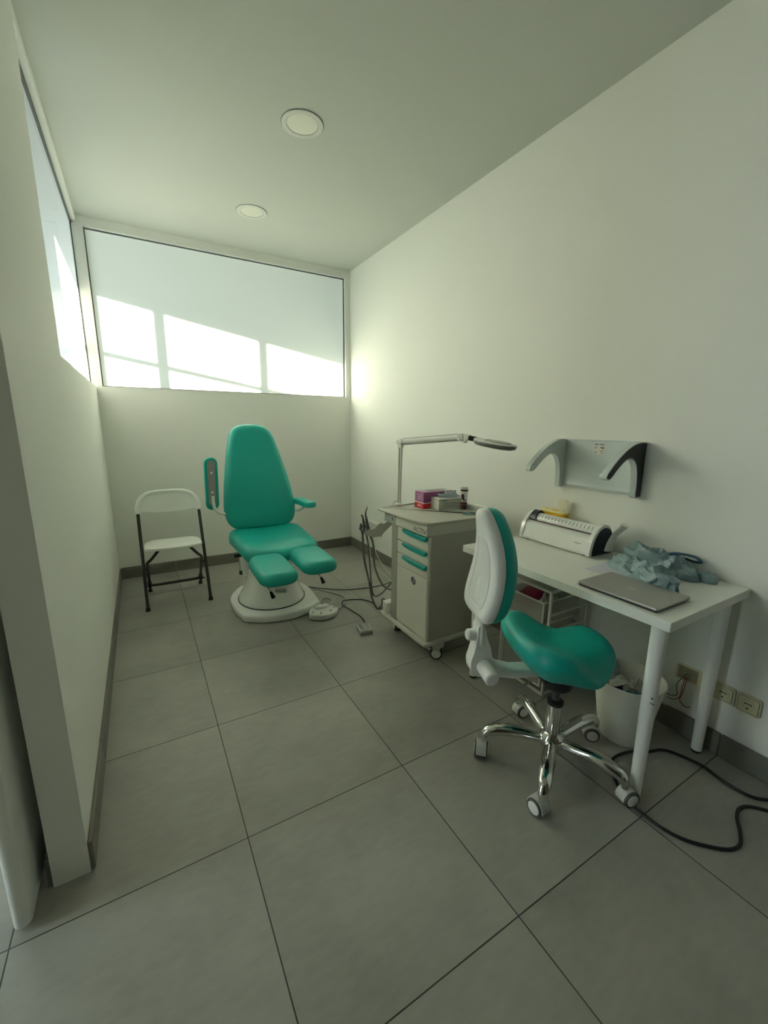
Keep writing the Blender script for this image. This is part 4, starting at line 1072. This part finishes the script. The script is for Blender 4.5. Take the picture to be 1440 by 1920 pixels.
# ------------------------------------------------------------------ couch roll holder on the wall
def roll_holder():
    ya, yb = -2.622, -3.052
    t = thing('paper_roll_holder', 'white wall mounted paper roll holder with two curved arms and black insert', 'roll holder', (0, (ya+yb)/2, 1.14))
    bm = NB(); prism(bm, [(0, 1.266), (-.010, 1.268), (-.016, 1.262), (-.013, 1.20), (-.012, 1.06), (-.018, 1.034), (-.014, 1.022), (0, 1.020)], lambda u, v, s: Vector((u, s, v)), ya-.027, yb+.027); pl = link('back_plate', bm, HOLDERM, t, angle=30)
    arc = [(-.0003, 1.266), (-.05, 1.268), (-.11, 1.253), (-.17, 1.222), (-.225, 1.180), (-.262, 1.146), (-.274, 1.130), (-.276, 1.118), (-.268, 1.110), (-.255, 1.110), (-.238, 1.118), (-.203, 1.149), (-.163, 1.179), (-.125, 1.194), (-.090, 1.188), (-.066, 1.165), (-.052, 1.128), (-.044, 1.075), (-.040, 1.018), (-.0003, 1.018)]
    P = catmull([Vector((u, v, 0)) for u, v in arc], 5)
    P = [(p.x, p.y) for p in P]
    for y0, y1, side in ((ya, ya-.027, 1), (yb+.027, yb, -1)):
        bm = NB(); prism(bm, P, lambda u, v, s: Vector((min(u, -.0003), s, v)), y0, y1)
        bmesh.ops.bevel(bm, geom=[e for e in bm.edges if len(e.link_faces) == 2 and e.calc_face_angle(0) > 1.2], offset=.0025, segments=2, affect='EDGES')
        arm = link('arm', bm, HOLDERM, t, angle=30)
        ins = [(u*.93-.006, 1.0) for u, v in P]
        Q = resample([Vector(p) for p in P], 90); Q = inset(Q, .0055); Q = [(min(q.x, -.001), q.y) for q in Q]
        yf = y1 if side < 0 else y0
        bm = NB(); prism(bm, Q, lambda u, v, s: Vector((u, yf+(-s if side < 0 else s), v)), .0002, .0022)
        link('side_insert', bm, DARKPAD if side < 0 else HOLDERM, arm, angle=30)
        bm = NB(); yi = y1 if side > 0 else y0
        cyl(bm, (-.262, yi, 1.126), (-.262, yi-.006 if side > 0 else yi+.010, 1.126), .011, .008, 20, .002); link('roll_pin', bm, PLASTIC, arm)
    bm = NB(); box(bm, -.0150, -.0132, -2.868, -2.805, 1.198, 1.252); st = link('sticker', bm, CARTON, pl, smooth=False)
    bm = NB()
    for (y0, y1, z0, z1) in ((-2.832, -2.811, 1.2445, 1.2485), (-2.862, -2.838, 1.2445, 1.2485), (-2.828, -2.811, 1.234, 1.236), (-2.826, -2.811, 1.229, 1.231), (-2.820, -2.811, 1.224, 1.226), (-2.828, -2.811, 1.209, 1.211), (-2.824, -2.811, 1.204, 1.206), (-2.861, -2.852, 1.225, 1.236), (-2.849, -2.843, 1.228, 1.236), (-2.861, -2.842, 1.214, 1.217), (-2.861, -2.845, 1.2045, 1.207)):
        box(bm, -.0154, -.0149, y0, y1, z0, z1)
    link('printed_lines', bm, INK, st, smooth=False)
roll_holder()

# ------------------------------------------------------------------ wall sockets
def socket_face(t, y, z, s, d0, m=SOCKET, parent=None):
    """schuko insert centred at y,z on wall x=0, depth d0 off the wall"""
    bm = NB()
    def disc(r, x, n=32): return [Vector((x, y+r*math.cos(2*PI*k/n), z+r*math.sin(2*PI*k/n))) for k in range(n)]
    loft(bm, [disc(.0215*s, -d0+.0002), disc(.0212*s, -d0-.0012), disc(.0195*s, -d0-.0012), disc(.0188*s, -d0-.0004), disc(.0005, -d0-.0003)]); o = link('socket_well', bm, m, parent)
    bm = NB()
    for dy, dz in ((-.0095, .001), (.0095, .001)): obox(bm, Matrix.Translation((-d0-.0006, y+dy*s, z+.004*s)), .001, .0055*s, .0045*s)
    obox(bm, Matrix.Translation((-d0-.0006, y, z+.005)), .0008, .016*s, .003*s)
    obox(bm, Matrix.Translation((-d0-.0008, y, z-.0145*s)), .0016, .006*s, .006*s)
    link('contact_hole', bm, BLACKP, o, smooth=False)
def wall_socket(name, label, yc, zc, hy=.0385, hz=.0365):
    t = thing(name, label, 'socket', (0, yc, zc))
    bm = NB(); cushion(bm, rrect(hy, hz, .009, 5, yc, zc), .009, .003, lambda u, v, w: Vector((-.0003-w, u, v)), 0, 56, back_r=.001); f = link('outer_frame', bm, SOCKET, t)
    bm = NB(); cushion(bm, rrect(hy-.008, hz-.008, .006, 5, yc, zc), .003, .0012, lambda u, v, w: Vector((-.0085-w, u, v)), 0, 56, back_r=.0005); c = link('cover_plate', bm, SOCKET, t)
    bm = NB(); P = [Vector((-.0094, yc+u, zc+v)) for u, v in rrect(hy-.0072, hz-.0072, .006, 5)]; P.append(P[0]); tube(bm, P, .0007, 6); link('seam', bm, DKGREY, f)
    socket_face(t, yc, zc, 1, .0117, parent=c)
wall_socket('wall_socket', 'ivory wall socket just beyond the near rear desk leg', -3.486, .277)
wall_socket('wall_socket', 'ivory wall socket nearest the camera at the right end of the row', -3.568, .276, .040, .038)
t = thing('open_wall_socket', 'uncovered ivory socket with loose red and dark wires behind the desk legs', 'socket', (0, -3.378, .287))
bm = NB(); cushion(bm, rrect(.075, .036, .008, 5, -3.383, .2875), .008, .003, lambda u, v, w: Vector((-.0003-w, u, v)), 0, 56, back_r=.001); f = link('outer_frame', bm, SOCKET, t)
bm = NB(); box(bm, -.0095, -.0078, -3.393, -3.318, .260, .318, .0005); c = link('socket_core', bm, SOCKETD, t, smooth=False)
bm = NB(); box(bm, -.0125, -.0078, -3.452, -3.398, .262, .314, .001); link('blank_plate', bm, SOCKET, t, smooth=False)
socket_face(t, -3.362, .287, .8, .0095, SOCKETD, c)
bm = NB(); curve_tube(bm, [(-.0125, -3.345, .275), (-.0165, -3.34, .285), (-.0165, -3.362, .303), (-.0165, -3.385, .29), (-.014, -3.38, .275)], .0015, 6, 6); link('copper_loop', bm, STEEL, c)
for k, (m, pts) in enumerate((
    (REDWIRE, [(-.013, -3.352, .275), (-.024, -3.350, .235), (-.022, -3.348, .20), (-.030, -3.345, .175), (-.034, -3.325, .158), (-.026, -3.300, .150)]),
    (REDWIRE, [(-.013, -3.358, .272), (-.026, -3.358, .23), (-.024, -3.352, .19), (-.028, -3.350, .165), (-.030, -3.375, .150), (-.028, -3.392, .158)]),
    (CABLEDARK, [(-.013, -3.346, .274), (-.022, -3.330, .24), (-.020, -3.328, .21), (-.026, -3.336, .185), (-.032, -3.318, .170), (-.024, -3.296, .166)]))):
    bm = NB(); curve_tube(bm, pts, .0017, 8, 6); link('loose_wire', bm, m, t)

# socket group behind the trolley
t = thing('wall_socket_strip', 'white double wall socket with two plugs low on the wall behind the trolley', 'socket', (0, -.55, .31))
bm = NB(); cushion(bm, rrect(.135, .062, .006, 4, -.555, .318), .012, .004, lambda u, v, w: Vector((-.0003-w, u, v)), 0, 56, back_r=.001); f = link('outer_frame', bm, PLASTIC, t)
bm = NB(); box(bm, -.0145, -.0118, -.672, -.438, .268, .366, .001); link('cover_plate', bm, LTGREY, f, smooth=False)
for y in (-.525, -.600):
    bm = NB(); lathe(bm, [(.0185, 0), (.0185, .022), (.013, .034), (.0001, .036)], 24, M=Matrix.Translation((-.0147, y, .285)) @ Matrix.Rotation(R_(-90), 4, 'Y')); p = link('plug', bm, PLASTIC, t)
    bm = NB(); obox(bm, Matrix.Translation((-.040, y, .268)) @ Matrix.Rotation(R_(12), 4, 'Y'), .018, .018, .04, .005); link('strain_relief', bm, PLASTIC, p)

# ------------------------------------------------------------------ cables
def cable(label, pts, r, m, n=10, name='cable'):
    bm = NB(); curve_tube(bm, pts, r, n, 10); c = Vector(pts[0])
    return single(name, label, 'cable', bm, m, tuple(c))
cable('white plug cable from the left plug looping down to the trolley', [(-.045, -.525, .248), (-.055, -.53, .19), (-.06, -.55, .10), (-.075, -.60, .03), (-.11, -.72, .006), (-.17, -1.05, .006), (-.24, -1.5, .006), (-.30, -1.88, .02)], .0032, CABLEWHITE)
cable('white plug cable from the right plug sweeping along the skirting to the trolley', [(-.045, -.600, .248), (-.05, -.61, .18), (-.055, -.68, .09), (-.07, -.80, .035), (-.10, -1.0, .006), (-.16, -1.4, .006), (-.22, -1.88, .03)], .0032, CABLEWHITE)
cable('thin dark grey mains cable across the floor from chair pedestal to trolley', [(-.915, -.90, .004), (-.86, -.95, .004), (-.75, -1.06, .004), (-.62, -1.155, .004), (-.434, -1.213, .004), (-.30, -1.22, .006), (-.20, -1.208, .0135), (-.150, -1.205, .0135), (-.09, -1.24, .004)], .0035, CABLEDARK)
cable('pale grey cable from the chair pedestal to the round foot control', [(-.905, -.93, .0125), (-.85, -1.0, .0045), (-.799, -1.065, .0045), (-.72, -1.19, .0045), (-.687, -1.287, .0045), (-.715, -1.38, .0045), (-.775, -1.44, .0045), (-.825, -1.472, .006), (-.853, -1.48, .014)], .0044, CABLEGREY)
cable('pale grey cable loop curling behind the foot control', [(-.945, -1.425, .02), (-.935, -1.39, .008), (-.905, -1.31, .0045), (-.868, -1.25, .0045), (-.835, -1.235, .0045), (-.80, -1.26, .0045), (-.80, -1.32, .0045), (-.845, -1.375, .008), (-.875, -1.40, .02)], .0044, CABLEGREY)
cable('black cable curving from the small foot switch to the trolley dock', [(-.752, -1.757, .016), (-.735, -1.71, .006), (-.728, -1.64, .0045), (-.745, -1.52, .006), (-.768, -1.44, .0145), (-.735, -1.375, .0145), (-.66, -1.365, .006), (-.582, -1.404, .0045), (-.545, -1.49, .006), (-.575, -1.62, .02), (-.595, -1.72, .09), (-.60, -1.735, .135), (-.60, -1.755, .150), (-.60, -1.782, .150)], .0038, BLACKP)
cable('thick black extension cable looping over the floor beside the near front desk leg', [(-.03, -3.80, .006), (-.085, -3.72, .006), (-.140, -3.665, .006), (-.150, -3.587, .006), (-.135, -3.50, .006), (-.175, -3.39, .006), (-.25, -3.355, .006), (-.315, -3.318, .006), (-.40, -3.305, .006), (-.465, -3.33, .006), (-.512, -3.380, .006), (-.553, -3.435, .006), (-.562, -3.50, .006), (-.560, -3.565, .006), (-.540, -3.62, .006), (-.504, -3.666, .006), (-.45, -3.712, .006), (-.40, -3.724, .006), (-.345, -3.705, .006), (-.287, -3.675, .006), (-.235, -3.665, .006), (-.190, -3.685, .006), (-.14, -3.75, .006), (-.10, -3.83, .006)], .0055, BLACKP, name='extension_cable')

# ------------------------------------------------------------------ foot controls
t = thing('foot_control', 'white rounded foot control with chrome buttons beside the chair pedestal', 'foot control', (-.948, -1.492, 0), local=True)
ol = [(p.x, p.y) for p in catmull([Vector((u, v, 0)) for u, v in ((-.108, -.022), (-.085, -.062), (-.02, -.092), (.05, -.082), (.100, -.04), (.112, .0), (.098, .03), (.06, .062), (.02, .088), (-.045, .082), (-.085, .04))], 5, True)]
ROT = Matrix.Rotation(R_(0), 4, 'Z')
bm = NB(); cushion(bm, ol, .036, .012, lambda u, v, w: Vector((u, v, .005+w)), .002, 72, back_r=.003); link('housing', bm, GLOSSWHITE, t)
bm = NB(); cushion(bm, [(u*.97, v*.97) for u, v in ol], .006, .001, lambda u, v, w: Vector((u, v, w+.0002)), 0, 72); link('rubber_base', bm, RUBBER, t)
bm = NB(); crumple(bm, .012, .045, .040, .058, .036, .022, 1, amp=0); link('button_mound', bm, GLOSSWHITE, t)
for u, v, z in ((.012, .045, .062), (-.082, -.018, .042), (-.035, -.058, .042), (.040, -.052, .042), (.088, -.005, .042)):
    bm = NB(); lathe(bm, [(.0085, -.004), (.0085, .001), (.006, .004), (.0045, .010), (.0001, .012)], 18, (u, v, z)); link('button', bm, CHROME, t)
t = thing('foot_switch', 'small square ribbed grey foot switch at the end of a black cable', 'foot switch', (-.800, -1.852, 0), R_(-12), local=True)
bm = NB(); box(bm, -.042, .042, -.055, .055, 0, .020, .004); link('base', bm, GREYP, t)
bm = NB(); obox(bm, Matrix.Translation((0, -.002, .0255)) @ Matrix.Rotation(R_(-2), 4, 'X'), .080, .104, .012, .003); p = link('pedal', bm, LTGREY, t)
bm = NB()
for k in range(9):
    v = -.045+k*.011
    for s in (-1, 1): obox(bm, Matrix.Translation((s*.018, v, .0318+v*-.035)) @ Matrix.Rotation(R_(s*28), 4, 'Z'), .034, .0035, .0022)
link('tread_ribs', bm, GREYP, p, smooth=False)

# ------------------------------------------------------------------ light
sun = bpy.data.lights.new('sun', 'SUN'); so = bpy.data.objects.new('sun', sun); COL.objects.link(so)
s = Vector((1.0, -1.0/M_*M_*M_, -.172)); s = Vector((1.0, -M_, -.172)).normalized()
so.rotation_euler = s.to_track_quat('-Z', 'Y').to_euler(); so.location = (-6, 5, 3.5)
sun.energy = 27.0; sun.angle = R_(.35); sun.color = (1.0, .94, .74)
w = bpy.data.worlds.new('sky'); scn.world = w; w.use_nodes = True
nt = w.node_tree; bg = nt.nodes['Background']
tc = nt.nodes.new('ShaderNodeTexCoord'); sp = nt.nodes.new('ShaderNodeSeparateXYZ'); cr = nt.nodes.new('ShaderNodeValToRGB')
nt.links.new(tc.outputs['Generated'], sp.inputs[0]); nt.links.new(sp.outputs['Z'], cr.inputs[0])
cr.color_ramp.elements[0].position = .0; cr.color_ramp.elements[0].color = (.88, .99, 1.0, 1)
cr.color_ramp.elements[1].position = .6; cr.color_ramp.elements[1].color = (.78, .95, 1.0, 1)
nt.links.new(cr.outputs[0], bg.inputs['Color']); bg.inputs['Strength'].default_value = 4.4

# ------------------------------------------------------------------ camera
cam = bpy.data.cameras.new('camera'); co = bpy.data.objects.new('camera', cam); COL.objects.link(co)
cam.sensor_fit = 'HORIZONTAL'; cam.sensor_width = 36.0; cam.lens = 780.998/1440*36.0; cam.clip_start = .02
R0 = ((0.86499252, -0.50169674, 0.00939752), (-0.09489101, -0.18193773, -0.97872078), (0.49273079, 0.84569441, -0.20498129))
m = Matrix(((R0[0][0], -R0[1][0], -R0[2][0], -1.9646), (R0[0][1], -R0[1][1], -R0[2][1], -4.0918), (R0[0][2], -R0[1][2], -R0[2][2], 1.3316), (0, 0, 0, 1)))
co.matrix_world = m
scn.camera = co
scn.view_settings.view_transform = 'Standard'; scn.view_settings.look = 'None'; scn.view_settings.gamma = 1.0
scn.view_settings.exposure = 0.31; scn.view_settings.use_curve_mapping = False
cy = scn.cycles
cy.use_denoising = True; cy.max_bounces = 14; cy.diffuse_bounces = 10; cy.glossy_bounces = 4; cy.transmission_bounces = 6; cy.transparent_max_bounces = 10
cy.sample_clamp_indirect = 12.0
